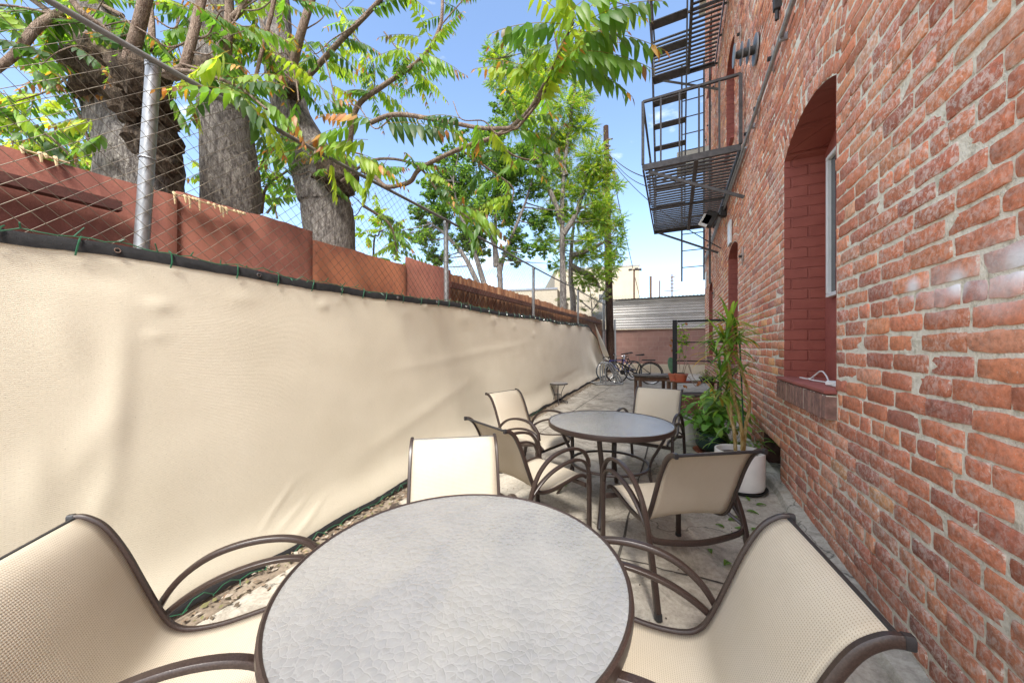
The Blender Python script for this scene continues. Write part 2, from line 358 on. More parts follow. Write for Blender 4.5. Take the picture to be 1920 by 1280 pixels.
def npmesh(name,v,f4,mat,parent=None,colr=None,smooth=False,f3=None,uv=None,alpha=None):
    me=bpy.data.meshes.new(name); fl=[]
    f4=np.asarray(f4,np.int64).reshape(-1,4); f3=np.zeros((0,3),np.int64) if f3 is None else np.asarray(f3,np.int64).reshape(-1,3)
    me.vertices.add(len(v)); me.vertices.foreach_set('co',np.asarray(v,np.float32).ravel())
    loops=np.concatenate([f4.ravel(),f3.ravel()]); me.loops.add(len(loops)); me.loops.foreach_set('vertex_index',loops.astype(np.int32))
    n4,n3=len(f4),len(f3); me.polygons.add(n4+n3)
    st=np.concatenate([np.arange(n4)*4,n4*4+np.arange(n3)*3]).astype(np.int32); me.polygons.foreach_set('loop_start',st)
    me.polygons.foreach_set('loop_total',np.concatenate([np.full(n4,4),np.full(n3,3)]).astype(np.int32))
    me.update(calc_edges=True); me.validate()
    if smooth: me.polygons.foreach_set('use_smooth',[True]*len(me.polygons))
    me.materials.append(mat)
    if colr is not None:
        a=me.color_attributes.new('col','FLOAT_COLOR','POINT'); arr=np.ones((len(v),4),np.float32); arr[:,:3]=colr
        if alpha is not None: arr[:,3]=alpha
        a.data.foreach_set('color',arr.ravel())
    if uv is not None:
        l=me.uv_layers.new(name='UVMap'); li=np.zeros(len(me.loops),np.int32); me.loops.foreach_get('vertex_index',li); l.data.foreach_set('uv',np.asarray(uv,np.float32)[li].ravel())
    o=bpy.data.objects.new(name,me); col.objects.link(o)
    if parent: o.parent=parent
    return o
def tag(o,label=None,cat=None,group=None,kind=None):
    if label: o['label']=label
    if cat: o['category']=cat
    if group: o['group']=group
    if kind: o['kind']=kind
    return o
def empty(name,loc=(0,0,0),rz=0,label=None,cat=None,group=None):
    o=bpy.data.objects.new(name,None); col.objects.link(o); o.location=loc; o.rotation_euler=(0,0,rz); o.empty_display_size=.1
    return tag(o,label,cat,group)
def copy_tree(o,parent=None):
    c=o.copy(); col.objects.link(c); c.parent=parent
    for ch in list(o.children): copy_tree(ch,c)
    return c
def spline(pts,n=6):
    pts=[Vector(p) for p in pts]; out=[]
    q=[pts[0]*2-pts[1]]+pts+[pts[-1]*2-pts[-2]]
    for i in range(1,len(q)-2):
        for k in range(n):
            t=k/n; a,b,c_,d=q[i-1],q[i],q[i+1],q[i+2]
            out.append(.5*((2*b)+(c_-a)*t+(2*a-5*b+4*c_-d)*t*t+(3*b-a-3*c_+d)*t**3))
    out.append(pts[-1]); return out
# ---------------------------------------------------------------- brick generator
def brick_arrays(B,K_long,K_short,jit,hi=True,xface=None,axisX=False):
    """B: rows (y,z,len,ht,ang). returns verts, quads, tris, brick index. faces point to -X at x=WX"""
    B=np.asarray(B,float); n=len(B)
    tp=[]
    for i in range(K_long): tp.append((-.5+i/K_long,-.5))
    for i in range(K_short): tp.append((.5,-.5+i/K_short))
    for i in range(K_long): tp.append((.5-i/K_long,.5))
    for i in range(K_short): tp.append((-.5,.5-i/K_short))
    tp=np.array(tp); K=len(tp)
    corner=(np.abs(tp[:,0])==.5)&(np.abs(tp[:,1])==.5)
    u=tp[None,:,0]*B[:,2:3]; w=tp[None,:,1]*B[:,3:4]
    sm_=lambda q:(q+.6*np.roll(q,1,1)+.6*np.roll(q,-1,1))/1.3
    u=u+sm_(rng.normal(0,jit*.5,(n,K))); w=w+sm_(rng.normal(0,jit*.85,(n,K)))
    cr=np.where(corner[None,:],np.abs(rng.normal(.0022,.0018,(n,1))),0)
    u=u-np.sign(tp[None,:,0])*cr; w=w-np.sign(tp[None,:,1])*cr
    hu=B[:,2:3]/2; hw=B[:,3:4]/2
    tilt_u=rng.normal(0,.0022,(n,1))/hu; tilt_w=rng.normal(0,.0012,(n,1))/hw; off=rng.normal(0,.0018,(n,1))
    loops=[]
    spec=[(1.0,0.0,.014),(1.0,.0004,.0015),(1.0,.0022,0.0)] if hi else [(1.0,0,.014),(1.0,.002,0.0)]
    for (_,ins,dep) in spec:
        uu=u-np.sign(tp[None,:,0])*np.where(np.abs(tp[None,:,0])==.5,ins,0); ww=w-np.sign(tp[None,:,1])*np.where(np.abs(tp[None,:,1])==.5,ins,0)
        xx=dep+off+tilt_u*uu+tilt_w*ww+ (rng.normal(0,.0006,(n,K)) if hi else 0)
        loops.append((uu,ww,xx))
    cen=(np.zeros((n,1)),np.zeros((n,1)),off-.0008)
    allu=np.concatenate([l[0] for l in loops]+[cen[0]],1); allw=np.concatenate([l[1] for l in loops]+[cen[1]],1); allx=np.concatenate([l[2] for l in loops]+[cen[2]],1)
    ca,sa=np.cos(B[:,4:5]),np.sin(B[:,4:5])
    Y=B[:,0:1]+allu*ca-allw*sa; Z=B[:,1:2]+allu*sa+allw*ca; X=WX+allx
    V=np.stack([X,Y,Z],-1); nl=len(loops); per=nl*K+1
    base=np.arange(n)[:,None]*per
    q=[]; 
    for l in range(nl-1):
        for k in range(K):
            k2=(k+1)%K; q.append([l*K+k,(l+1)*K+k,(l+1)*K+k2,l*K+k2])
    q=np.array(q); t=np.array([[(nl-1)*K+k,nl*K,(nl-1)*K+(k+1)%K] for k in range(K)])
    Q=(base[:,:,None]+q[None]).reshape(-1,4); T=(base[:,:,None]+t[None]).reshape(-1,3)
    return V.reshape(-1,3),Q,T,np.repeat(np.arange(n),per)
PAL=np.array([(.34,.098,.060),(.365,.112,.066),(.315,.088,.056),(.275,.075,.052),(.395,.130,.075),(.225,.066,.050),(.35,.125,.085),(.45,.18,.09),(.37,.16,.115)])
PW=np.array([.26,.22,.18,.12,.09,.045,.05,.018,.017]); PW/=PW.sum()
def brick_cols(n):
    c=PAL[rng.choice(len(PAL),n,p=PW)]; return c*rng.normal(1,.09,(n,1))*np.array([1.66,2.05,1.82])
# openings: (yc, half width, sill z, spring z, rise, ring thickness)
w1n=WP(1567,727); w1f=WP(1470,700)
yc1=(w1n.y+w1f.y)/2; hw1=(w1f.y-w1n.y)/2; SILL=1.17; SPR=3.19
OPEN=[(yc1,hw1,SILL,SPR,.15,.37)]
for yy in (7.2,11.3): OPEN.append((yy,.55,SILL+.02,SPR-.05,.15,.26))
for yy in (3.42,7.5,11.4): OPEN.append((yy,.5,5.1,6.85,.15,.26))
for yy in (3.42,7.5,11.4): OPEN.append((yy,.5,9.0,10.8,.15,.26))
VENT=(WP(1463,840).y,WP(1432,840).y,.12,.50)
COURSE=.0872; YB0,YB1,HB=-1.0,13.4,12.9
def excl(z):
    out=[]
    for (yc,w,s0,sp,ri,th) in OPEN:
        Rr=(w*w+ri*ri)/(2*ri); hc=sp+ri-Rr
        if z>s0-.02 and z<=sp: out.append((yc-w,yc+w))
        elif z>sp and z<hc+Rr+th+.02:
            radial=w+(z-sp)*w/(Rr-ri); d=(Rr+th)**2-(z-hc)**2
            if d>0: e=min(radial,math.sqrt(d)); out.append((yc-e-.004,yc+e+.004))
        if s0-.19<z<=s0-.02 and s0<2: out.append((yc-w-.03,yc+w+.03))
    if VENT[2]-.02<z<VENT[3]: out.append((VENT[0],VENT[1]))
    return sorted(out)
near=[];far=[]
ncourse=int(HB/COURSE); g0=-.06
for i in range(ncourse):
    z=g0+(i+.5)*COURSE; hdr=(i%7==5); L=.126 if hdr else .247
    y=YB0+ (0 if hdr else (L/2 if i%2 else 0))-.2*rng.random()*0
    ex=excl(z); dz=COURSE-.0145
    while y<YB1:
        l=L*(1+rng.normal(0,.035)); a,b=y,y+l; y=b
        a=max(a,YB0); b=min(b,YB1)
        segs=[(a,b)]
        for (e0,e1) in ex:
            ns=[]
            for (p,q) in segs:
                if q<=e0 or p>=e1: ns.append((p,q)); continue
                if p<e0: ns.append((p,e0))
                if q>e1: ns.append((e1,q))
            segs=ns
        for (p,q) in segs:
            if q-p<.05: 
                if q-p<.03: continue
            j=.0125+abs(rng.normal(0,.0025)); row=((p+q)/2,z+rng.normal(0,.0012),q-p-j,dz+rng.normal(0,.0022),rng.normal(0,.006))
            if .9<row[0]<6.6 and z<5.2: near.append(row)
            else: far.append(row)
voN=[];
for k,(yc,w,s0,sp,ri,th) in enumerate(OPEN):
    Rr=(w*w+ri*ri)/(2*ri); hc=sp+ri-Rr; amax=math.asin(w/Rr); rings=max(1,round(th/.125)); rh=th/rings
    for rI in range(rings):
        r0=Rr+rI*rh; nb=max(6,int(round(2*amax*(r0+rh/2)/.088)))
        for m in range(nb):
            a=-amax+(m+.5)*2*amax/nb; rm=r0+rh/2
            row=(yc+rm*math.sin(a),hc+rm*math.cos(a),2*amax*rm/nb-.014,rh-.014,-a)
            (near if k==0 else far).append(row)
building=empty('brick_building',(0,0,0),0,'tall old red brick building with arched red painted windows along the right of the alley','building')
def build_bricks(name,rows,kl,ks,j,hi,purple=False):
    V,Q,T,idx=brick_arrays(rows,kl,ks,j,hi); rows=np.array(rows); c=brick_cols(len(rows))
    per=len(V)//len(rows); al=np.zeros(len(V)); al[per-1::per]=1.0
    return npmesh(name,V,Q,M['brick'],building,c[idx],False,T,None,al)
build_bricks('brickwork',near,8,3,.0026,True)
build_bricks('brickwork',far,2,1,.002,False)
# mortar sheet with openings
def sheet_grid(y0,y1,z0,z1,X):  return [(X,y0,z0),(X,y1,z0),(X,y1,z1),(X,y0,z1)]
mv=[];mf=[]
ys=sorted(set([YB0,YB1]+[yc-w for yc,w,*_ in OPEN]+[yc+w for yc,w,*_ in OPEN]+[VENT[0],VENT[1]]+[yc-w+2*w*i/16 for yc,w,*_ in OPEN for i in range(17)]))
XM=WX+.0045
for a,b in zip(ys[:-1],ys[1:]):
    m=(a+b)/2; holes=[]
    for (yc,w,s0,sp,ri,th) in OPEN:
        if abs(m-yc)<w:
            Rr=(w*w+ri*ri)/(2*ri); hc=sp+ri-Rr
            f=lambda y:hc+math.sqrt(max(0,Rr*Rr-(y-yc)**2)); holes.append((s0,s0,f(a),f(b)))
    if VENT[0]<=m<=VENT[1]: holes.append((VENT[2],VENT[2],VENT[3],VENT[3]))
    holes.sort(); lo=(-.4,-.4)
    for (sa,sb,ta,tb) in holes+[(HB,HB,0,0)]:
        o=len(mv); mv+=[(XM,a,lo[0]),(XM,b,lo[1]),(XM,b,sb),(XM,a,sa)]; mf.append((o,o+3,o+2,o+1)); lo=(ta,tb)
mb=MB(); mb.add(mv,mf); mo=mb.build('mortar_joint',M['mortar'],building,False)
# core volume of the building (roof, ends, back) -- four walls round a hollow, starts behind recesses
mb=MB(); x0,x1=WX+.62,9.0
mb.box((x0+x1)/2,(YB0+YB1)/2,HB/2-.2,x1-x0,YB1-YB0-.02,HB+.3); mb.build('wall_core',M['redpaint'],building,False)
for ye in (YB0+.05,YB1-.05):
    mb=MB(); mb.box(WX+.35,ye,HB/2-.2,.66,.1,HB+.3); mb.build('end_wall',M['mortar'],building,False)
mb=MB(); mb.box(4.9,(YB0+YB1)/2,HB+.15,8.3,YB1-YB0+.2,.28,0,.02); mb.build('roof',M['curb'],building,False)
# recess linings
DEP=.30
for k,(yc,w,s0,sp,ri,th) in enumerate(OPEN):
    Rr=(w*w+ri*ri)/(2*ri); hc=sp+ri-Rr; n=20; e=.003
    pr=[(yc+w,s0),(yc+w,sp)]+[(yc+w-2*w*i/n,hc+math.sqrt(Rr*Rr-(w-2*w*i/n)**2)) for i in range(1,n)]+[(yc-w,sp),(yc-w,s0)]
    mb=MB(); vs=[];fs=[]
    for (y,z) in pr: vs+=[(WX+.001,y,z),(WX+DEP,y,z)]
    for i in range(len(pr)-1): fs.append((2*i,2*i+1,2*i+3,2*i+2))
    mb.add(vs,fs); win=None
    fr=MB(); 
    win=empty('window',(0,0,0)); win.parent=building
    mb.build('reveal',M['paintbrick'],win,False)
    b=MB(); b.add([(WX+DEP,yc-w-.01,s0-.3),(WX+DEP,yc+w+.01,s0-.3),(WX+DEP,yc+w+.01,sp+ri+.05),(WX+DEP,yc-w-.01,sp+ri+.05)],[(0,1,2,3)])
    b.build('infill',M['redpaint'],win,False)
    s=MB(); s.box(WX+DEP/2-.01,yc,s0-.011,DEP+.1,2*w+.02,.03,0,.006); s.build('sill',M['redpaint'],win)
    zf0=s0+(.74 if k==0 else .66); zf1=sp-.13; y0,y1=yc-w+.12,yc+w-(.165 if k==0 else .14)
    fm=MB()
    for (cy,cz,sy,sz) in ((y0,(zf0+zf1)/2,.035,zf1-zf0),(y1,(zf0+zf1)/2,.035,zf1-zf0),((y0+y1)/2,zf0-.017,y1-y0+.035,.035),((y0+y1)/2,zf1+.017,y1-y0+.035,.035),((y0+y1)/2,(zf0+zf1)/2,y1-y0-.036,.03)):
        fm.box(WX+DEP-.02,cy,cz,.045,sy,sz,0,.004) if not (k==0 and sz==.03) else None
    fo=fm.build('frame',M['galv'] if k else M['white'],win)
    g=MB(); g.box(WX+DEP-.01,(y0+y1)/2,(zf0+zf1)/2,.012,y1-y0-.03,zf1-zf0-.002); g.build('pane',M['darkglass'],win,False)
    if s0<2:   # rowlock sill bricks under the opening
        rows=[];nb=int(2*w/.072)
        sb=MB()
        for i in range(nb+1):
            y=yc-w-.01+(i+.5)*(2*w+.02)/(nb+1)
            sb.box(WX+.012+rng.normal(0,.002),y,s0-.115,.13,(2*w)/(nb+1)-.012,.165+rng.normal(0,.003),0,.008)
        ob=sb.build('sill_bricks',simple('dark_sill_brick',(.22,.12,.095),.85,.4,20,.6),win)
        ms=MB(); ms.box(WX+.016,yc,s0-.113,.125,2*w,.155); ms.build('sill_mortar',M['mortar'],win,False)
# vent niche
mb=MB(); y0,y1,z0,z1=VENT; x1_=WX+.3
vs=[(WX,y0,z0),(x1_,y0,z0),(x1_,y0,z1),(WX,y0,z1),(WX,y1,z0),(x1_,y1,z0),(x1_,y1,z1),(WX,y1,z1)]
mb.add(vs,[(0,1,2,3),(4,7,6,5),(3,2,6,7),(1,5,6,2)]); mb.build('vent_recess',simple('dark_vent_brick',(.10,.05,.035),.9,.5,14,.9,d=.02),building,False)  # recess lined in a darker brown than the wall bricks
mb=MB(); mb.box(WX+.14,(y0+y1)/2,z0-.045,.36,y1-y0+.05,.09,0,.01); mb.build('vent_sill',M['curb'],building)
mb=MB()
for yy in np.linspace(y0+.06,y1-.06,9): mb.tube([(WX+.2,yy,z0),(WX+.2,yy,z1)],.006,6)
mb.build('vent_grille',M['darkiron'],building)
# tie plates (diamond washers with bolt)
tp=[WP(1452,108),WP(1424,202),WP(1404,250),WP(1390,63),WP(1394,480)]
pts=[(p.y,p.z) for p in tp]
for yy in (7.0,7.75,8.5,9.3,10.1,10.9,11.8,12.6): pts.append((yy,4.5)); pts.append((yy,8.1))
pts+=[(4.6,8.1),(10.3,2.85)]
for (y,z) in pts:
    b=MB(); h=.15; w=.075
    vs=[(WX-.006,y,z+h),(WX-.006,y+w,z),(WX-.006,y,z-h),(WX-.006,y-w,z),(WX-.022,y,z+h*.9),(WX-.022,y+w*.85,z),(WX-.022,y,z-h*.9),(WX-.022,y-w*.85,z)]
    b.add(vs,[(4,7,6,5),(0,4,5,1),(1,5,6,2),(2,6,7,3),(3,7,4,0)])
    o=b.build('tie_plate',simple('pale_rusty_iron',(.30,.22,.18),.7,.5,20,.3) if 'tpm' not in M else M['tpm'],building,False); M['tpm']=o.data.materials[0]
    nb=MB(); nb.tube([(WX-.02,y,z),(WX-.06,y,z)],.022,6); nb.build('bolt',M['darkiron'],o,False)
# white notices / patches above the arch of the second window
for (px,py,w,h,lb) in ((1371,437,.30,.42,'white panel fixed to the brick wall above the second arched window'),(1325,525,.25,.5,'white strip fixed near the far corner of the brick wall')):
    p=WP(px,py); b=MB(); b.box(WX-.025,p.y,p.z,.03,w,h,0,.004); tag(b.build('wall_panel',M['white']),lb,'sign')
# conduits
def wallpipe(pts,r,lb,m='galv'):
    b=MB(); b.tube([(WX-.05,y,z) for y,z in pts],r,8); o=b.build('conduit',M[m]); return tag(o,lb,'pipe')
o=wallpipe([(1.2,4.33),(3,4.31),(5.9,4.27),(9,4.27),(13.3,4.27)],.021,'long grey conduit running level along the brick wall past the fire escape')
b=MB()
for yy in (2.4,3.9,5.3,6.9,8.6,10.4,12.2): b.box(WX-.03,yy,4.29,.06,.025,.07,0,.004)
b.build('pipe_clip',M['galv'],o)
o=wallpipe([(5.6,4.18),(9.2,4.17),(13.3,4.17)],.017,'second thinner conduit below the long one behind the fire escape')
# insulator rack
p=WP(1420,92); t=empty('insulator_bracket',(WX,p.y,p.z),0,'round iron spool bracket bolted high on the brick wall above the arched window','bracket')
b=MB(); b.lathe([(.02,0),(.17,.004),(.17,.02),(.02,.024)],n=20); o=b.build('disc',M['galv'],t); o.rotation_euler=(0,R(-90),0); o.location=(-.01,0,0)
b=MB(); b.lathe([(.05,.02),(.05,.20),(.03,.24)],n=16); o=b.build('spool',M['iron'],t); o.rotation_euler=(0,R(-90),0)
for xx in (.09,.16,.24):
    b=MB(); b.lathe([(.02,xx),(.13,xx+.003),(.13,xx+.012),(.02,xx+.015)],n=20); o=b.build('disc',M['galv'],t); o.rotation_euler=(0,R(-90),0)
p=WP(1464,12); b=MB(); b.box(WX-.03,p.y,p.z+.1,.06,.06,.26,0,.01); b.tube([(WX-.03,p.y,p.z-.02),(WX-.03,p.y,p.z-.12)],.018,6); tag(b.build('iron_hook',M['darkiron']),'dark iron hook bracket on the brick wall at the top beside the conduit','bracket')
# ---------------------------------------------------------------- setting: ground
def strip(name,x0,x1,y0,y1,dz,mat,nx=2,ny=24,kind='structure',jag=0):
    v=[];f=[]
    for j in range(ny+1):
        y=y0+(y1-y0)*j/ny
        for i in range(nx+1):
            xa=x0(y) if callable(x0) else x0; xb=x1(y) if callable(x1) else x1
            x=xa+(xb-xa)*i/nx+(rng.normal(0,jag) if jag and i==nx else 0); v.append((x,y,gz(y)+dz))
    for j in range(ny):
        for i in range(nx): a=j*(nx+1)+i; f.append((a,a+1,a+nx+2,a+nx+1))
    b=MB(); b.add(v,f); o=b.build(name,mat,None,True); return tag(o,kind=kind)
ysg=[-300,-4,0,4,8,12,16,20,22,60,300]; v=[];f=[]
for j,y in enumerate(ysg):
    for x in (-300,-20,-5,0,5,20,300): v.append((x,y,gz(y)-.02))
for j in range(len(ysg)-1):
    for i in range(6): a=j*7+i; f.append((a,a+1,a+8,a+7))
b=MB(); b.add(v,f); tag(b.build('ground',M['ground'],None,False),kind='structure')
strip('pavement',lambda y:FX(y)+.25,WX+.02,-4,22,0.0,M['concrete'],6,60)
strip('earth_strip',lambda y:FX(y)-.5,lambda y:FX(y)+.26,-4,15.6,-.004,M['earth'],4,120,jag=0)
# slab joints: thin dark grooves as sunk strips -> drawn as narrow raised debris lines
def jline(pts,w=.012):
    b=MB(); vs=[];fs=[]
    for i,(x,y) in enumerate(pts):
        dx,dy=(pts[min(i+1,len(pts)-1)][0]-pts[max(i-1,0)][0],pts[min(i+1,len(pts)-1)][1]-pts[max(i-1,0)][1]); L=math.hypot(dx,dy); nx,ny=-dy/L,dx/L; ww=w*random.uniform(.5,1.3)
        vs+=[(x+nx*ww,y+ny*ww,gz(y)+.004),(x-nx*ww,y-ny*ww,gz(y)+.004)]
    for i in range(len(pts)-1): fs.append((2*i,2*i+1,2*i+3,2*i+2))
    b.add(vs,fs); return b
M['joint']=simple('joint_dirt',(.07,.06,.05),.95,.4,20,.6)
for a_,b_ in (((-2.05,-1),(-1.65,15.5)),((-.35,-1),(-.3,15.8))):
    pp=[(a_[0]+(b_[0]-a_[0])*i/60+random.gauss(0,.006),a_[1]+(b_[1]-a_[1])*i/60) for i in range(61)]
    tag(jline(pp,.008).build('slab_joint',M['joint'],None,False),kind='structure')
for yy in (2.35,5.2,8.0,10.9,13.7):
    pp=[(-2.0+2.9*i/30,yy+random.gauss(0,.006)) for i in range(31)]
    tag(jline(pp,.007).build('slab_joint',M['joint'],None,False),kind='structure')
# curb foot along the brick wall
v=[];f=[];n=80
for i in range(n+1):
    y=-3.2+16.6*i/n; g=gz(y); w=.11+.02*math.sin(y*3)+rng.normal(0,.006); h=.045+rng.normal(0,.004)
    v+=[(WX-w,y,g-.01),(WX-w+.02,y,g+h),(WX+.01,y,g+h+.02)]
for i in range(n): a=i*3; f+=[(a,a+1,a+4,a+3),(a+1,a+2,a+5,a+4)]
b=MB(); b.add(v,f); tag(b.build('curb',M['curb'],None,True),kind='structure')
# loose debris along the fence foot
def scatter(name,num,fn,size,mat,cols,lb=None,cat=None):
    V=[];Q=[];C=[]
    for k in range(num):
        x,y=fn(); s_=size*random.uniform(.4,1.5); a=random.random()*6.28; z=gz(y)+random.uniform(.003,.02); tl=random.uniform(-.5,.5)
        ca,sa=math.cos(a)*s_,math.sin(a)*s_; o=len(V)
        V+=[(x-ca,y-sa,z),(x+sa*.5,y-ca*.5,z+s_*tl+.002),(x+ca,y+sa,z+s_*.2),(x-sa*.5,y+ca*.5,z+.004)]; Q.append((o,o+1,o+2,o+3)); C+=[random.choice(cols)]*4
    o=npmesh(name,V,Q,mat,None,np.array(C)); return tag(o,lb,cat,kind='stuff')
def ff(): y=random.triangular(-1,15,2); return (FX(y)+random.gauss(.17,.07),y)
scatter('leaf_litter',2200,ff,.018,attrmat('litter'),[(.2,.13,.08),(.3,.22,.15),(.12,.09,.06),(.38,.33,.27),(.25,.2,.15),(.16,.15,.06)],'dry leaf litter and grit lying along the foot of the beige screen','litter')
def fg(): return (random.uniform(-1.9,WX-.15),random.triangular(1,12,3))
scatter('grit',1500,fg,.006,attrmat('grit'),[(.2,.15,.1),(.42,.38,.32),(.1,.08,.06)],'grit and crumbs scattered over the concrete','grit')
# fallen leaves (each one a thing)
def leafshape(L,W):
    n=6; vs=[];fs=[]
    for i in range(n+1):
        t=i/n; w=W*math.sin(math.pi*t**.8)*(1-.25*t); vs+=[(-w,t*L,.012*math.sin(t*3)),(0,t*L,.012*math.sin(t*3)-.006),(w,t*L,.012*math.sin(t*3))]
    for i in range(n): a=i*3; fs+=[(a,a+1,a+4,a+3),(a+1,a+2,a+5,a+4)]
    return vs,fs
vs,fs=leafshape(.085,.022); b=MB(); b.add(vs,fs,(.10,.20,.04)); lf=b.build('fallen_leaf',M['leaf'],None,True,True)
spots=[(1358,990),(1405,940),(1418,947),(1400,958),(1380,1000),(1405,998),(1400,1012),(1368,1055),(1410,990),(1397,978),(1365,975),(1405,1008),(1431,905),(1330,1030),(1190,912),(1052,918),(1060,912)]
for i,(px,py) in enumerate(spots):
    o=lf if i==0 else lf.copy()
    if i: col.objects.link(o)
    p=GP(px,py); o.location=(p.x,p.y,gz(p.y)+.008); o.rotation_euler=(random.uniform(-.2,.2),random.uniform(-.2,.2),random.random()*6.28); k=random.uniform(.7,1.15); o.scale=(k,k,k)
    tag(o,'small green leaf fallen on the concrete near the chairs','leaf','fallen green leaves on the concrete')
# ---------------------------------------------------------------- chain link fence, screen, rusty panels
def chainlink(name,p0,p1,zb,zt,pitch,r,parent,lean=0.0):
    """p0,p1 = (x,y) ends ; zb,zt functions of y"""
    p0=Vector(p0);p1=Vector(p1);L=(p1-p0).length;d=(p1-p0)/L; nx=(-d.y,d.x)
    segs=[]
    H=max(zt(p0.y)-zb(p0.y),zt(p1.y)-zb(p1.y)); n=int((L+H)/pitch)+2
    V=[];Q=[]
    for s_ in (1,-1):
        for i in range(-int(H/pitch)-1,n):
            st=i*pitch
            # line: u = st + s_*t, z = zb + t   (t 0..H)
            t0,t1=0,H
            if s_>0: t0=max(t0,-st); t1=min(t1,L-st)
            else: t0=max(t0,st-L); t1=min(t1,st)
            if t1-t0<pitch*.5: continue
            k=max(1,int((t1-t0)/(pitch*1.0)))
            for m in range(k+1):
                t=t0+(t1-t0)*m/k; u=st+s_*t; x=p0.x+d.x*u; y=p0.y+d.y*u
                z=zb(y)+t+rng.normal(0,.0012); of=s_*r*.8+ (rng.normal(0,.0015)); 
                wob=.010*math.sin(u*1.3)*math.sin(t*2)
                x+=nx[0]*(of+wob); y+=nx[1]*(of+wob)
                for a in (0,2.094,4.189):
                    ca,sa=math.cos(a)*r,math.sin(a)*r
                    V.append((x+nx[0]*ca, y+nx[1]*ca+d.y*sa*.7, z-s_*sa*.7))
                if m:
                    o=len(V)-6
                    for q in range(3): Q.append((o+q,o+(q+1)%3,o+3+(q+1)%3,o+3+q))
    return npmesh(name,V,Q,M['wire'],parent)
FTOP=2.83; HEM=1.90
fence=empty('chain_link_fence',(0,0,0),0,'tall galvanised chain link fence rising above the beige screen on the left','fence')
FT=lambda y:2.90+.07*math.exp(-max(y,0))
def zt(y): return gz(y)+FT(y)
def zb(y): return gz(y)+HEM-.12
chainlink('wire_mesh',(FX(-1.6),-1.6),(FX(15.2),15.2),zb,zt,.078,.0016,fence)
chainlink('wire_mesh',(FX(-1.6)+.02,-1.6),(FX(8)+.03,8),lambda y:gz(y)+.0,lambda y:gz(y)+.16,.082,.0018,fence)
PY=[-2.0]+[FP(px,500).y for px in (268,843,1003)]+[10.2,14.6]
print('post ys',PY)
for i,y in enumerate(PY):
    b=MB(); x=FX(y)-.034; lean={1:.05,2:-.03}.get(i,0); b.tube([(x,y-(.085 if i==1 else 0),gz(y)-.05),(x,y+lean,gz(y)+FT(y)-.01)],.030,12); b.lathe([(.034,0),(.034,.03),(.02,.05),(0,.055)],x,y+lean,gz(y)+FT(y)-.02,12)
    b.build('post',M['galv'],fence)
    c=MB(); c.tube([(x+.034*math.cos(a),y+(.028 if i==1 else lean*.8)+.034*math.sin(a),gz(y)+2.42) for a in np.linspace(0,6.28,13)],.004,5); c.build('tie_band',M['galv'],fence)
b=MB(); b.tube([(FX(y)-.0,y,gz(y)+FT(y)+.01-.008*math.sin((y)*1.1)) for y in np.linspace(-2,15.2,60)],.015,10); b.build('top_rail',simple('dull_weathered_rail',(.13,.125,.12),.6,.3,14,.2),fence)
# screen
def hem_z(y):
    s_=0
    for i in range(len(PY)-1):
        if PY[i]<=y<=PY[i+1]: t=(y-PY[i])/(PY[i+1]-PY[i]); s_=-.03*math.sin(math.pi*t)
    sc_=-.022*abs(math.sin(y*2.6)) if y>6 else -.006*abs(math.sin(y*5))
    z=HEM+s_+sc_
    if y>11.2: t=min(1,(y-11.2)/2.9); z-= 1.45*t**1.35
    return gz(y)+z
ny,nz=620,90; ysq=np.concatenate([np.linspace(-1.8,6,400),np.linspace(6,14.1,221)[1:]]); nY=len(ysq)
vv=np.zeros((nY,nz+1,3)); uvs=np.zeros((nY,nz+1,2))
dents=[(FP(px,py).y,FP(px,py).z,rad,amp) for px,py,rad,amp in ((288,574,.035,.022),(280,630,.03,.012),(445,560,.05,.012),(597,573,.035,.022),(625,567,.02,.01),(545,1000,.06,.01),(790,575,.03,.02),(755,586,.05,.014),(866,595,.10,.02),(920,600,.06,.02),(996,627,.06,.02),(960,612,.05,.015),(80,500,.08,-.02),(180,520,.06,-.015))]
folds=[]
for (px0,py0,px1,py1,w,amp) in ((225,560,185,1000,.05,.022),(190,760,120,900,.06,.018),(75,560,140,700,.06,.015),(60,820,60,980,.05,.015),(175,900,165,1000,.035,.012),(470,1000,540,900,.018,.010),(500,1000,565,930,.016,.010),(525,1010,585,950,.015,.010),(550,985,600,925,.014,.008),(850,900,930,800,.05,-.02),(800,890,960,770,.05,.016),(640,870,900,700,.08,.012),(700,700,1000,640,.06,.010),(950,760,1090,690,.10,-.02)):
    a=FP(px0,py0); b_=FP(px1,py1); folds.append((a.y,a.z,b_.y,b_.z,w,amp))
tt=np.linspace(0,1,nz+1)
from mathutils import noise as mn
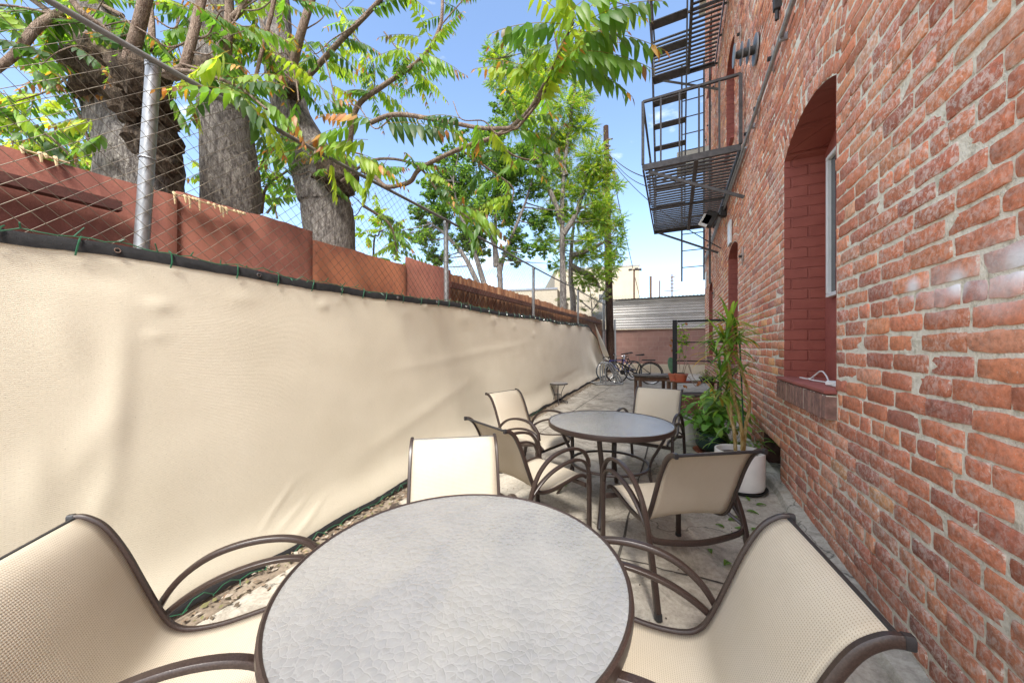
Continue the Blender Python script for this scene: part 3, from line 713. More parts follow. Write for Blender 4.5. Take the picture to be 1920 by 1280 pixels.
for i,y in enumerate(ysq):
    zt_=hem_z(y); z0=gz(y)+.055+.012*math.sin(y*3.1)+.01*math.sin(y*7.7); z=z0+(zt_-z0)*tt
    x=np.full(nz+1,FX(y)+.05)
    x+=.030*np.sin(math.pi*tt)*math.sin(y*.9+1)  # belly
    x+=-.05*np.exp(-((tt)/.10)**2)*-1+0
    for (dy,dz_,rad,amp) in dents: x+=amp*.4*np.exp(-((y-dy)**2*.4+(z-dz_)**2)/rad**2)
    for (ya,za,yb,zb_,w,amp) in folds:
        L2=(yb-ya)**2+(zb_-za)**2; t=np.clip(((y-ya)*(yb-ya)+(z-za)*(zb_-za))/L2,0,1); d2=(y-ya-t*(yb-ya))**2+(z-za-t*(zb_-za))**2
        x+=amp*.42*np.exp(-d2/w**2)*np.sin(math.pi*np.clip(t*.9+.05,0,1))
    if y>6: # scallops from the ties
        x+=.018*np.exp(-(1-tt)/.05)*math.sin(y*5.2)
    for k in range(0,nz+1): x[k]+=.010*mn.noise(Vector((y*.9,z[k]*1.2,3)))+.0025*mn.noise(Vector((y*3+z[k]*2.2,z[k]*3.5-y*1.2,9)))+ (.012*mn.noise(Vector((y*2.2,z[k]*.8,5))) if y<.9 else 0)*min(1,max(0,(.9-y)/.3))
    if y>11.2:
        q=(y-11.2)/2.9; x+=q*(.10*np.sin(tt*9+y*2)+.10)
    vv[i,:,0]=x; vv[i,:,1]=y; vv[i,:,2]=z; uvs[i,:,0]=y; uvs[i,:,1]=z-z0
idx=np.arange(nY*(nz+1)).reshape(nY,nz+1); Q=np.stack([idx[:-1,:-1],idx[1:,:-1],idx[1:,1:],idx[:-1,1:]],-1).reshape(-1,4)
scr=empty('privacy_screen',(0,0,0),0,'long beige privacy screen cloth tied to the chain link fence','screen')
npmesh('cloth',vv.reshape(-1,3),Q,M['cloth'],scr,None,True,uv=uvs.reshape(-1,2))
def hemband(row0,dz0,dz1,off):
    V=[];Qh=[]
    for i in range(0,nY,2):
        p=vv[i,row0]; w=rng.normal(0,.0015); V+=[(p[0]+off,p[1],p[2]+dz0+w),(p[0]+off*1.6,p[1],p[2]+(dz0+dz1)/2+w),(p[0]+off*.3,p[1],p[2]+dz1+w)]
    for i in range(len(V)//3-1): a=3*i; Qh+=[(a,a+3,a+4,a+1),(a+1,a+4,a+5,a+2)]
    return npmesh('hem',V,Qh,M['hem'],scr,None,True)
hemband(nz,-.028,.030,.006); hemband(0,-.045,.010,.008)
# back fold of cloth hanging at the far end of the screen
V=[];Qd=[];nn_=20;mm_=16
for i in range(nn_+1):
    t=i/nn_; y=11.6+2.7*t; top=gz(y)+1.98-1.30*t**1.15; 
    for j in range(mm_+1):
        s_=j/mm_; z=top-(.05+.50*math.sin(math.pi*t)**.8)*s_; V.append((FX(y)+.18+.10*math.sin(s_*7+t*2)*t+.03*s_,y+.06*s_,z))
for i in range(nn_):
    for j in range(mm_): a=i*(mm_+1)+j; Qd.append((a,a+mm_+1,a+mm_+2,a+1))
npmesh('fold',V,Qd,M['cloth'],scr,None,True,uv=[(v[1],v[2]) for v in V])
b=MB()
y=-1.5
while y<11:
    p=vv[int(np.argmin(abs(ysq-y))),nz]; h=random.uniform(-.02,.02)
    b.tube([(p[0]+.012,y,p[2]-.045),(p[0]+.02,y+.004,p[2]-.01),(p[0]+.01,y+.012+h*.5,p[2]+.035),(p[0]-.02,y+.02+h,p[2]+.05)],.0035,5); y+=random.uniform(.2,.32)
tag(b.build('tie',M['greentie'],scr),kind='stuff')
for y in np.arange(-1.2,11,.62):
    p=vv[int(np.argmin(abs(ysq-y))),nz]; b=MB(); b.tube([(p[0]+.014,y+.010*math.cos(q),p[2]+.0+.010*math.sin(q)) for q in np.linspace(0,2*math.pi,13)[:-1]],.0035,5,closed=True); b.build('grommet',M['chrome'],scr)
def garland(row,lb,y0,y1,dz,amp):
    b=MB(); pts=[]; y=y0
    while y<y1:
        p=vv[int(np.argmin(abs(ysq-y))),row]; pts.append((p[0]+.022+random.uniform(0,.02),y,p[2]+dz+random.gauss(0,amp))); y+=.045
    b.tube(pts,.0028,5); 
    for q in pts[::3]:
        d=Vector((random.uniform(0,.03),random.uniform(-.03,.03),random.uniform(-.03,.05))); b.tube([q,Vector(q)+d],.003,5)
    return tag(b.build('string_lights',M['greentie']),lb,'string lights')
garland(nz,'green string light cord twisted along the top black hem of the screen',-1.5,4.5,.028,.008)
garland(0,'green string light cord lying along the foot of the screen',.2,6.5,-.01,.015)
# rusty steel panels behind
pan=empty('rusty_panel_fence',(0,0,0),0,'rust red steel panel fence standing behind the chain link','fence')
def PFX(y): return FX(y)-.22
seams=[-1.8]+[FP(px,450,-.22).y for px in (333,587,762,846)]+[8.3,10.0,12.0,14.0,15.4]
tops=[2.33,2.37,2.30,2.40,2.36,2.33,2.33,2.33,2.28]
mats=['rust','rust','rust2','rust','ruststreak','ruststreak','ruststreak','ruststreak','ruststreak']
print('seams',seams)
for i in range(len(seams)-1):
    a,b_=seams[i]+(.012 if i==3 else .0),seams[i+1]; tp_=tops[i]; V=[];Qp=[];n=int((b_-a)/.06)+2; off=-.012*(i%2)
    for k in range(n+1):
        y=a+(b_-a)*k/n; t=k/n; top=gz(y)+tp_+.012*math.sin(y*9)*.4+rng.normal(0,.003 if i<4 else .012); 
        cx=.012*math.sin(y*2*math.pi/.15) if i>=4 else .006*math.sin(y*4)
        x=PFX(y)+off+cx
        V+=[(x,y,gz(y)-.05),(x,y,top),(x-.012,y,top),(x-.012,y,gz(y)-.05)]
    for k in range(n): o=4*k; Qp+=[(o,o+4,o+5,o+1),(o+1,o+5,o+6,o+2),(o+2,o+6,o+7,o+3)]
    Qp+=[(0,1,2,3),(4*n,4*n+3,4*n+2,4*n+1)]
    npmesh('panel',V,Qp,M[mats[i]],pan)
def angle(y0,y1,h0,h1,off,sz):
    b=MB(); n=8; 
    pts=[(PFX(y0+(y1-y0)*k/n)+off,y0+(y1-y0)*k/n,gz(y0+(y1-y0)*k/n)+h0+(h1-h0)*k/n) for k in range(n+1)]
    b.tube(pts,.035,4,side=(1,0,0),r2=sz/2); return b.build('angle_rail',M['angle'],pan,False)
angle(-1.8,FP(228,380,-.15).y,2.17,2.17,.05,.06); angle(seams[4]-.1,14.9,2.19,2.13,.05,.09)
# expanding foam drips along top
for (px0,px1) in ((325,460),(40,130)):
    ya,yb=FP(px0,350,-.22).y,FP(px1,380,-.22).y; b=MB(); y=ya
    while y<yb:
        x=PFX(y)+.004; z=gz(y)+2.335; h=random.choice((.004,.004,.01,.02,.035,.06)); b.tube([(x,y,z+.012),(x+.012,y,z),(x+.014,y+.002,z-h)],[.008,.008,.004],6); y+=random.choice((.014,.02,.03,.05))
    b.tube([(PFX(q_)+.006,q_,gz(q_)+2.338) for q_ in np.linspace(ya,yb,20)],.005,5)
    tag(b.build('foam_drips',simple('yellowed_foam',(.55,.42,.24),.8,.2,20,.6)),'yellowed foam drips along the top edge of the rusty panels '+('by the second trunk' if px0>100 else 'at the far left'),'foam')
# black joint posts, angle etc. at the end of fence + return chain link over block wall
BY=15.9
end=empty('alley_end_fence',(0,0,0),0,'chain link fence standing on top of the pink block wall at the alley end','fence')
chainlink('wire_mesh',(-3.0,BY-.02),(1.3,BY-.03),lambda y:2.22,lambda y:3.75,.10,.0035,end)
chainlink('wire_mesh',(-5.2,14.9),(-2.78,15.3),lambda y:gz(y)+.1,lambda y:gz(y)+2.9,.10,.003,end)
for (x,y,h) in ((-2.78,15.25,3.6),(-2.95,BY-.05,3.6)):
    b=MB(); b.tube([(x,y,gz(y)),(x,y,gz(y)+h)],.035,10); b.build('post',M['galv'],end)
# ---------------------------------------------------------------- alley end
bw=empty('block_wall',(0,0,0),0,'pink painted concrete block wall closing the end of the alley','wall')
b=MB(); b.box(-.4,BY+.1,1.3,7.2,.2,1.78,0,.01); b.build('wall',M['blockwall'],bw,False)
b=MB(); b.box(-.4,BY+.07,2.215,7.24,.32,.05,0,.01); b.build('cap',M['cream'],bw)
b=MB(); b.box(-.4,BY-.02,.50,7.2,.10,.42,0,.015); b.build('plinth',M['cream'],bw)
# corrugated shed beyond
sh=empty('metal_shed',(0,0,0),0,'white corrugated metal shed beyond the block wall','shed')
V=[];Qc=[]; zz=np.linspace(2.0,3.78,110); SY=18.0
for i,z in enumerate(zz):
    dy=.018*math.sin(z*2*math.pi/.13); V+=[(-2.85,SY+dy,z),(4.5,SY+dy,z)]
for i in range(len(zz)-1): a=2*i; Qc.append((a,a+1,a+3,a+2))
npmesh('siding',V,Qc,M['corr'],sh,None,True)
b=MB(); b.box(.83,SY-.03,3.72,7.4,.06,.14,0,.01); b.box(.83,SY-.035,3.05,7.4,.03,.03); b.build('trim',M['corr'],sh)
V=[];Qc=[]
for i in range(150): x=-2.95+7.6*i/149; z=3.83+.02*math.sin(x*2*math.pi/.15); V+=[(x,SY-.25,z),(x,SY+5,z+.5)]
for i in range(149): a=2*i; Qc.append((a,a+2,a+3,a+1))
npmesh('roof',V,Qc,simple('grey_roof_sheet',(.2,.2,.2),.6),sh)
b=MB(); b.box(.83,SY+2.6,2.0,7.3,5,3.4); b.build('body',M['corr'],sh,False)
# weeds on the block wall
# far cream buildings
def far_build(name,pts,z_top,depth,mat,lb,extra=None):
    t=empty(name,(0,0,0),0,lb,'building'); b=MB(); (xa,ya),(xb,yb)=pts; d=Vector((xb-xa,yb-ya,0)); nrm=Vector((-d.y,d.x,0)).normalized()*depth
    A=Vector((xa,ya,0));B_=Vector((xb,yb,0)); vs=[A,B_,B_+nrm,A+nrm]; z0=-1
    v=[(p.x,p.y,z0) for p in vs]+[(p.x,p.y,z_top if not isinstance(z_top,tuple) else z_top[0 if k in(0,3) else 1]) for k,p in enumerate(vs)]
    b.add(v,[(0,1,5,4),(2,3,7,6),(3,0,4,7),(4,5,6,7)]); b.build('wall',mat,t,False); return t,v
pA=P(1040,520,40);pB=P(1199,497,40); 
t,v=far_build('cream_warehouse',((pA.x,pA.y),(pB.x,pB.y)),(pB.z-.6,pB.z),26,M['cream2'],'tall cream rendered building with a peeling red side wall beyond the shed')
b=MB(); q=[v[1],v[2],v[6],v[5]]; b.add(q,[(0,1,2,3)]); b.build('side_wall',M['peel'],t,False)
b=MB(); b.tube([v[4],v[5],v[6]],.12,4); b.build('parapet',simple('parapet_grey',(.25,.25,.26)),t,False)
for z in (2,4,6):
    b=MB(); a=Vector(v[0]).lerp(Vector(v[1]),.35); b.box(a.x+z*.4,a.y-.1,z+1,1.4,.1,.9); b.build('window',M['darkglass'],t,False)
pA=P(860,535,28);pB=P(1045,520,26)
t,v=far_build('low_cream_building',((pA.x,pA.y),(pB.x,pB.y)),5.9,10,M['cream2'],'low cream building with a grey flat parapet behind the bushy trees')
b=MB(); b.tube([v[4],v[5]],.09,4); b.build('parapet',simple('flashing_grey',(.22,.24,.28)),t,False)
for k in (.25,.62,.85):
    a=Vector(v[0]).lerp(Vector(v[1]),k); b=MB(); b.box(a.x,a.y-.08,3.9,.9,.12,.7); b.build('window',simple('blueish_window',(.18,.25,.30),.2),t,False)
b=MB(); a=Vector(v[0]).lerp(Vector(v[1]),.4); b.tube([(a.x,a.y-.1,0),(a.x,a.y-.1,5.7)],.06,6); b.build('downpipe',M['cream'],t)
# far posts and antennas
p=P(1189,560,19); b=MB(); b.tube([(p.x,p.y,.3),(p.x,p.y,P(1189,505,19).z)],.05,8); tp_=P(1189,505,19)
lp=empty('lamp_post',(0,0,0),0,'tall brown lamp post with floodlights in front of the cream warehouse','lamp post'); o=b.build('pole',M['brownwood'],lp)
for dx in (-.2,.12,.3):
    b=MB(); b.box(tp_.x+dx,tp_.y-.05,tp_.z+.05-abs(dx)*.3,.18,.14,.1,0,.01,Matrix.Rotation(.4,3,'X')); b.build('floodlight',M['iron'],lp)
b=MB(); b.tube([(tp_.x-.3,tp_.y,tp_.z+.02),(tp_.x+.4,tp_.y,tp_.z-.1)],.02,6); b.build('cross_arm',M['brownwood'],lp)
for (px,pt,cr,lb) in ((1220,518,0,'short dark stub pole beside the peeling side wall'),(1237,526,0,'thin rusty pole standing behind the metal shed roof'),(1260,514,1,'thin antenna mast with a cross arm behind the shed roof')):
    a=P(px,580,24); c=P(px,pt,24); b=MB(); b.tube([(a.x,a.y,.2),(c.x,c.y,c.z)],.09 if px==1220 else .05,6)
    if cr:
        z=P(px,545,24).z; b.tube([(c.x-.55,c.y,z),(c.x+.5,c.y,z)],.03,5); b.tube([(c.x-.1,c.y,c.z-.3),(c.x+.25,c.y,c.z-.15)],.025,5)
        for k in range(4): b.tube([(c.x-.12,c.y,c.z-.2-.25*k),(c.x+.14,c.y,c.z-.2-.25*k)],.03,5)
    tag(b.build('antenna_mast' if cr else 'stub_pole',M['brownwood']),lb,'mast' if cr else 'pole')
# utility pole
a=P(1146,665,15.0); c=P(1136,237,15.0)
up=empty('utility_pole',(a.x,a.y,gz(a.y)),0,'tall dark wooden utility pole rising at the end of the alley beside the bicycles','utility pole')
rel=Vector((c.x-a.x,c.y-a.y,c.z-gz(a.y)))
b=MB(); b.tube([(0,0,-.1),rel*.5,rel],[.15,.135,.11],14); b.build('pole',M['pole'],up)
def onpole(py): 
    t=(HC+(HZ-py)/F*15.0-gz(a.y))/rel.z; return rel*t
q=onpole(300); b=MB(); b.tube([q+Vector((.0,-.12,.35)),q+Vector((.1,-.14,.1)),q+Vector((.25,-.12,-.1))],[.05,.07,.05],8); b.build('splice_box',M['rubber'],up)
q=onpole(335); b=MB(); b.tube([q+Vector((.3,-.1,.2)),q+Vector((.36,-.1,-.3))],.075,8); b.build('transformer_can',M['iron'],up)
q=onpole(265); b=MB(); b.tube([q+Vector((-.12,-.05,0)),q+Vector((.3,-.15,-.05))],.03,6); b.tube([q+Vector((-.0,-.15,-.2)),q+Vector((.2,-.15,-.35))],.04,6); b.build('bracket',M['iron'],up)
b=MB(); g0_=gz(a.y); b.tube([(.20,-.1,0),(.17,-.1,2.3)],.045,8); b.build('riser_conduit',M['galv'],up)
b=MB(); b.tube([(-.16,-.05,.0),onpole(300)+Vector((-.14,-.05,0))],.02,5); b.build('cable',M['rubber'],up)
def wirecurve(p,q,sag,r,lb,name='overhead_wire'):
    p=Vector(p);q=Vector(q); pts=[p.lerp(q,t)-Vector((0,0,sag*4*t*(1-t))) for t in np.linspace(0,1,14)]
    b=MB(); b.tube(pts,r,5); return tag(b.build(name,M['rubber']),lb,'wire')
pt=Vector(up.location)+onpole(300)
wirecurve(pt+Vector((.3,0,0)),WP(1345,325)+Vector((-.9,0,.0)),.25,.016,'black overhead cable from the utility pole to the fire escape')
wirecurve(pt+Vector((.3,0,-.1)),WP(1340,330)+Vector((-.9,0,-.1)),.42,.012,'thinner drooping cable from the utility pole to the fire escape')
wirecurve(pt+Vector((.3,0,-.25)),WP(1353,465)+Vector((-.02,0,0)),.3,.012,'cable running down from the utility pole to the brick wall')
wirecurve(pt+Vector((.2,0,-.3)),P(1207,585,24),.3,.018,'cable dropping from the utility pole behind the shed')
wirecurve(P(1088,140,14),pt+Vector((0,0,.15)),.5,.012,'cable coming down to the utility pole from upper left')
# ---------------------------------------------------------------- fire escape
fe=empty('fire_escape',(WX,5.9,4.37),0,'grey iron fire escape with slatted landings, railings and stair hanging on the brick wall','fire escape')
ox,oy,oz=WX,5.9,4.37
def fbar(b,p,q,w=.05,h=.05,side=None):
    p=Vector(p)-Vector((ox,oy,oz));q=Vector(q)-Vector((ox,oy,oz)); d=(q-p).normalized()
    sd=side if side else ((1,0,0) if abs(d.x)<.9 else (0,1,0)); b.tube([p,q],w/2*1.05,4,side=sd,r2=h/2*1.05)
XO=WX-1.40; XI=WX-.06
def landing(z,y0,y1,hole=None,up=True):
    b=MB()
    fbar(b,(XO,y0,z),(XI,y0,z),.02,.11); fbar(b,(XO,y1,z),(XI,y1,z),.02,.11); fbar(b,(XO,y0,z),(XO,y1,z),.02,.11); fbar(b,(XI,y0,z),(XI,y1,z),.02,.11)
    for fx in (.45,.55): pass
    fbar(b,(WX-.63,y0,z-.03),(WX-.63,y1,z-.03),.07,.07)
    ym=(y0+y1)/2; fbar(b,(XO,ym,z-.045),(XI,ym,z-.045),.03,.05); b.build('landing_frame',M['iron'],fe,False)
    s=MB(); y=y0+.04
    while y<y1-.03:
        x0=XO+.02
        if hole and hole[0]<y<hole[1]: x0=hole[2]
        fbar(s,(x0,y,z+.03),(XI-.02,y,z+.03),.052,.026,(0,1,0)); y+=.118
    if hole: fbar(s,(hole[2],hole[0],z+.02),(hole[2],y1,z+.02),.03,.1)
    s.build('grating',M['iron'],fe,False)
landing(4.37,5.95,9.45); landing(8.2,5.95,9.45,(5.9,8.15,WX-.63))
def railing(z,y0,y1,sides):
    H=1.02
    def run(p,q,n):
        b=MB(); p=Vector(p);q=Vector(q)
        fbar(b,p+Vector((0,0,H)),q+Vector((0,0,H)),.045,.04); b.build('handrail',M['iron'],fe,False)
        b=MB()
        for i in range(n+1):
            r_=p.lerp(q,i/n); w=.03 if 0<i<n else .05; fbar(b,r_,r_+Vector((0,0,H)),w,w)
        b.build('balusters',M['iron'],fe,False)
    run((XO,y0,z+.05),(XI,y0,z+.05),5)
    b=MB(); fbar(b,(XO,y0,z+H+.05),(XO,y1,z+H+.05),.04,.04); 
    for t in np.linspace(0,1,3): yy=y0+(y1-y0)*t; fbar(b,(XO,yy,z),(XO,yy,z+H),.03,.03)
    b.build('handrail',M['iron'],fe,False)
railing(4.37,5.95,9.45,0); railing(8.2,5.95,9.45,0)
# brackets
for z in (4.37,8.2):
    for y in (6.0,9.3):
        b=MB(); fbar(b,(XO+.08,y,z-.06),(WX-.01,y,z-.72),.05,.03); b.build('brace',M['iron'],fe,False)
# stair between landings: rises toward the camera
s0=Vector((XO+.06,9.1,4.42)); s1=Vector((XO+.06,6.55,8.25)); wd=.62
for x in (0,wd):
    b=MB(); fbar(b,s0+Vector((x,0,0)),s1+Vector((x,0,0)),.02,.13,(1,0,0)); b.build('stringer',M['iron'],fe,False)
for i in range(1,11):
    p=s0.lerp(s1,i/11); b=MB(); fbar(b,p,p+Vector((wd,0,0)),.22,.022,(0,1,0)); b.build('tread',M['iron'],fe,False)
for x in (0,wd):
    b=MB(); fbar(b,s0+Vector((x,.1,.75)),s1+Vector((x,.1,.75)),.022,.022,(1,0,0)); b.build('stair_rail',M['iron'],fe,False)
# drop ladder at the far end
LY=9.65; xl,xr_=WX-.77,WX-.28
for x in (xl,xr_):
    b=MB(); fbar(b,(x,LY,3.1),(x,LY,8.6),.045,.03); b.build('ladder_rail',M['iron'],fe,False)
b=MB(); z=3.45
while z<8.5: fbar(b,(xl,LY,z),(xr_,LY,z),.022,.022,(0,1,0)); z+=.42
b.build('ladder_rungs',M['iron'],fe,False)
b=MB(); fbar(b,(WX-.15,9.7,3.0),(WX-.15,9.7,8.3),.05,.05); b.build('guide_rail',M['iron'],fe,False)
# panel beside the far landing
q0=WP(1345,290); b=MB(); b.box(WX-.45,11.5,6.95,.85,.5,.55,0,.02); tag(b.build('air_conditioner',simple('dull_beige_metal',(.40,.39,.34),.5,.15,6)),'pale boxy air conditioner jutting from the wall beyond the fire escape railing','air conditioner')
# floodlight under the fire escape
p=WP(1362,408); t=empty('floodlight',(WX,p.y,p.z),0,'black and glass floodlight on the brick wall under the fire escape','lamp')
b=MB(); b.box(-.30,-.10,-.02,.22,.16,.30,0,.02,Matrix.Rotation(.5,3,'Y')); b.build('housing',M['darkiron'],t)
b=MB(); b.box(-.38,-.16,-.05,.16,.04,.24,0,.01,Matrix.Rotation(.5,3,'Y')); b.build('lens',M['white'],t)
b=MB(); b.tube([(0,0,.05),(-.2,-.05,.05)],.025,6); b.box(-.05,0,.12,.1,.14,.2,0,.01); b.build('arm',M['darkiron'],t)
# ---------------------------------------------------------------- chairs
def make_chair():
    t=empty('patio_chair')
    prof=spline([(0,-.452,.860),(0,-.420,.852),(0,-.375,.812),(0,-.325,.72),(0,-.277,.60),(0,-.232,.49),(0,-.195,.425),(0,-.14,.392),(0,-.04,.385),(0,.09,.402),(0,.20,.42),(0,.275,.418),(0,.315,.395)],5)
    HW=.250
    # sling
    n=len(prof); nx=12; V=[];UV=[];L=0
    for i,p in enumerate(prof):
        if i: L+=(prof[i]-prof[i-1]).length
        tg=(prof[min(i+1,n-1)]-prof[max(i-1,0)]).normalized(); nr=Vector((0,-tg.z,tg.y))
        if nr.z<0 and False: nr=-nr
        sag=.018*math.sin(math.pi*min(1,max(0,i/(n-1))))
        for k in range(nx+1):
            u=-1+2*k/nx; q=p+nr*0; q=q+Vector((0,0,-1))*0; d=-(1-u*u)*sag
            q=p+Vector((0,-tg.z*-1,tg.y*-1))*0 + Vector((0,tg.z,-tg.y))*(-d)*-1
            V.append((u*(HW-.008),q.y,q.z)); UV.append((u*HW+.5,L))
    Q=[]
    for i in range(n-1):
        for k in range(nx): a=i*(nx+1)+k; Q.append((a,a+1,a+nx+2,a+nx+1))
    o=npmesh('sling',V,Q,M['sling'],t,None,True,uv=UV)
    md=o.modifiers.new('thick','SOLIDIFY'); md.thickness=.003; md.offset=0
    for x in (-HW,HW):
        b=MB(); b.tube([(x,p.y,p.z) for p in prof],.0095,8,side=(1,0,0),r2=.0135); r_=b.build('side_rail',M['brown'],t)
        c=MB(); e=prof[0]; c.tube([(x,e.y-.012,e.z),(x,e.y+.004,e.z)],.0105,8,side=(1,0,0),r2=.0145); c.build('end_cap',M['blackcap'],r_)
    b=MB(); b.tube([(-HW,prof[0].y+.006,prof[0].z-.002),(HW,prof[0].y+.006,prof[0].z-.002)],.008,6); b.build('top_bar',M['blackcap'],t)
    AX=.293
    front=[(.305,0),(.305,.20),(.303,.40),(.285,.49),(.235,.545),(.15,.57),(.04,.565),(-.08,.535),(-.18,.485),(-.262,.42)]
    rear=[(-.375,0),(-.345,.14),(-.305,.30),(-.265,.44),(-.20,.555),(-.10,.63),(.02,.66),(.14,.655),(.23,.62),(.285,.555),(.30,.49)]
    for s_ in (-1,1):
        fp=[(s_*AX,y,z) for y,z in front]; rp=[(s_*AX,y,z) for y,z in rear]
        sf=spline(fp,5); sr=spline(rp,5)
        nf=12; b=MB(); b.tube(sf[:nf+1],.015,10,side=(1,0,0),r2=.017); lg=b.build('leg',M['brown'],t)
        c=MB(); c.tube([(s_*AX,.305,-.002),(s_*AX,.305,.03)],.017,10,side=(1,0,0),r2=.019); c.build('foot_cap',M['blackcap'],lg)
        b=MB(); b.tube(sf[nf:],.0155,10,side=(1,0,0),r2=.0105); b.build('arm',M['brown'],t)
        b=MB(); b.tube(sr[:12],.015,10,side=(1,0,0),r2=.019); lg=b.build('leg',M['brown'],t)
        c=MB(); c.tube([(s_*AX,-.375,-.002),(s_*AX,-.370,.03)],.017,10,side=(1,0,0),r2=.021); c.build('foot_cap',M['blackcap'],lg)
        b=MB(); b.tube(sr[11:],.0155,10,side=(1,0,0),r2=.0115); b.build('arm',M['brown'],t)
    b=MB()
    b.tube([(-AX,.262,.36),(AX,.262,.36)],.011,6,side=(0,1,0),r2=.018); b.build('seat_bar',M['brown'],t); b=MB()
    for s_ in (-1,1):
        b.tube([(s_*AX,-.275,.385),(s_*HW,-.195,.43)],.010,6)
    b.tube(spline([(-AX,-.275,.385),(-.24,-.295,.35),(0,-.31,.33),(.24,-.295,.35),(AX,-.275,.385)],5),.016,8,side=(0,0,1),r2=.009)
    b.build('seat_frame',M['brown'],t)
    return t
ch0=make_chair()
chairs=[((-1.337,.553),-.767,'large cream sling patio chair cut off by the lower left corner of the photo'),
 ((-.077,1.116),1.683,'cream sling patio chair close to the brick wall at the lower right'),
 ((-.961,1.378),-2.514,'cream sling patio chair tucked behind the near glass table, facing the camera'),
 ((-.985,2.45),-.473,'cream sling patio chair seen from behind, between the beige screen and the far table'),
 ((-1.361,3.375),-1.845,'cream sling patio chair at the left of the far glass table, beside the beige screen'),
 ((-.252,4.017),2.954,'cream sling patio chair across the far table, in front of the wooden stool'),
 ((-.046,2.379),.60,'cream sling patio chair seen from behind, in front of the white plant pot')]
ADJ={}
for i,((x,y),rz_,lb) in enumerate(chairs):
    o=ch0 if i==0 else copy_tree(ch0)
    o.location=(x,y,gz(y)); o.rotation_euler=(0,0,rz_); tag(o,lb,'chair','cream sling patio chairs round the two glass tables')
# ---------------------------------------------------------------- tables
def make_table(Rr=.532):
    t=empty('patio_table'); H=.715
    b=MB(); b.lathe([(0,H-.003),(Rr-.008,H-.003),(Rr-.008,H+.003),(0,H+.003)],n=96); b.build('glass_top',M['glass'],t)
    b=MB(); b.lathe([(Rr-.012,H-.010),(Rr-.010,H+.0045),(Rr-.003,H+.008),(Rr+.003,H+.004),(Rr+.005,H-.010),(Rr+.002,H-.032),(Rr-.008,H-.038),(Rr-.012,H-.032),(Rr-.012,H-.010)],n=96); b.build('rim',M['brown'],t)
    b=MB(); b.lathe([(0,H-.03),(.024,H-.03),(.03,H-.012),(0,H-.010)],n=24); b.build('umbrella_collar',simple('grey_plug',(.10,.11,.15),.9,.1),t)
    for k in range(4):
        a=math.pi/4+k*math.pi/2+.25; ca,sa=math.cos(a),math.sin(a)
        pr=[(.47,.685),(.45,.62),(.40,.52),(.345,.41),(.335,.30),(.365,.18),(.43,.07),(.475,0)]
        b=MB(); b.tube(spline([(r*ca,r*sa,z) for r,z in pr],5),.019,8,side=(-sa,ca,0),r2=.012); b.build('leg',M['brown'],t)
    b=MB(); b.tube([(.33*math.cos(x),.33*math.sin(x),.36) for x in np.linspace(0,2*math.pi,49)[:-1]],.010,6,side=(0,0,1),r2=.012,closed=True); b.build('ring_brace',M['brown'],t)
    b=MB(); 
    for a in (math.pi/4+.25,3*math.pi/4+.25): b.tube([(-.46*math.cos(a),-.46*math.sin(a),.668+.001*a),(.46*math.cos(a),.46*math.sin(a),.668+.001*a)],.012,6)
    b.build('cross_bar',M['brown'],t)
    return t
t1=make_table(); t1.location=(-.633,.933,gz(.9)); tag(t1,'large round hammered glass table with brown rim nearest the camera','table','round glass patio tables')
t2=copy_tree(t1); t2.location=(-.525,3.10,gz(3.1)); t2.rotation_euler=(0,0,.55); tag(t2,'round hammered glass table with brown rim further down the alley in front of the stool','table','round glass patio tables')
# small mosaic side table
p=GP(1046,757,0); st=empty('side_table',(p.x,p.y,gz(p.y)),0,'small round mosaic side table with scrolled iron legs beside the foot of the screen','table'); st.scale=(.84,.84,.96)
b=MB(); b.lathe([(0,.46),(.24,.46),(.262,.47),(.262,.492),(.25,.5),(0,.5)],n=40); b.build('top',M['mosaic'],st)
b=MB(); b.lathe([(.262,.464),(.268,.468),(.268,.49),(.262,.494)],n=40); b.build('edge',M['darkiron'],st)
for k in range(4):
    a=k*math.pi/2+.4; ca,sa=math.cos(a),math.sin(a); pr=[(.20,.46),(.15,.38),(.10,.27),(.095,.18),(.14,.08),(.22,.015),(.26,.03),(.25,.06),(.225,.05)]
    b=MB(); b.tube(spline([(r*ca,r*sa,z) for r,z in pr],4),.008,6); b.build('leg',M['darkiron'],st)
b=MB(); b.tube([(.10*math.cos(x),.10*math.sin(x),.22) for x in np.linspace(0,2*math.pi,25)[:-1]],.006,6,closed=True); b.build('ring',M['darkiron'],st)
# wooden stool / table
zS=7.3; pl=P(1190,712,zS); pr_=P(1255,712,zS); cS=(pl+pr_)/2; gS=gz(cS.y); HS=P(1222,702,zS).z-gS; wS=(pr_-pl).length
ws=empty('wooden_stool',(cS.x,cS.y,gS),R(YAW),'weathered grey topped wooden stool table in front of the bicycles','stool')
b=MB(); n=14
vs=[];fs=[]
for i in range(n+1):
    t=i/n*2-1; dz=-.018*(1-t*t)+.012
    for (yy,zz) in ((-.18,0),(.18,0),(.18,.035),(-.18,.035)): vs.append((t*wS/2,yy,HS-.035+zz+dz))
for i in range(n):
    for k in range(4): fs.append((i*4+k,i*4+(k+1)%4,i*4+4+(k+1)%4,i*4+4+k))
fs+=[(0,3,2,1),(n*4,n*4+1,n*4+2,n*4+3)]; b.add(vs,fs); b.build('seat',M['oldwood'],ws,False)
for sx in (-1,1):
    for sy in (-1,1): b=MB(); b.box(sx*(wS/2-.07),sy*.13,(HS-.045)/2,.055,.055,HS-.04,0,.006); b.build('leg',M['brownwood'],ws)
b=MB(); 
for sy in (-.13,.13): b.box(0,sy,HS-.09,wS-.2,.028,.075,0,.004)
for sx in (-1,1): b.box(sx*(wS/2-.07),0,HS-.092,.03,.20,.07,0,.004)
b.build('apron',M['brownwood'],ws)
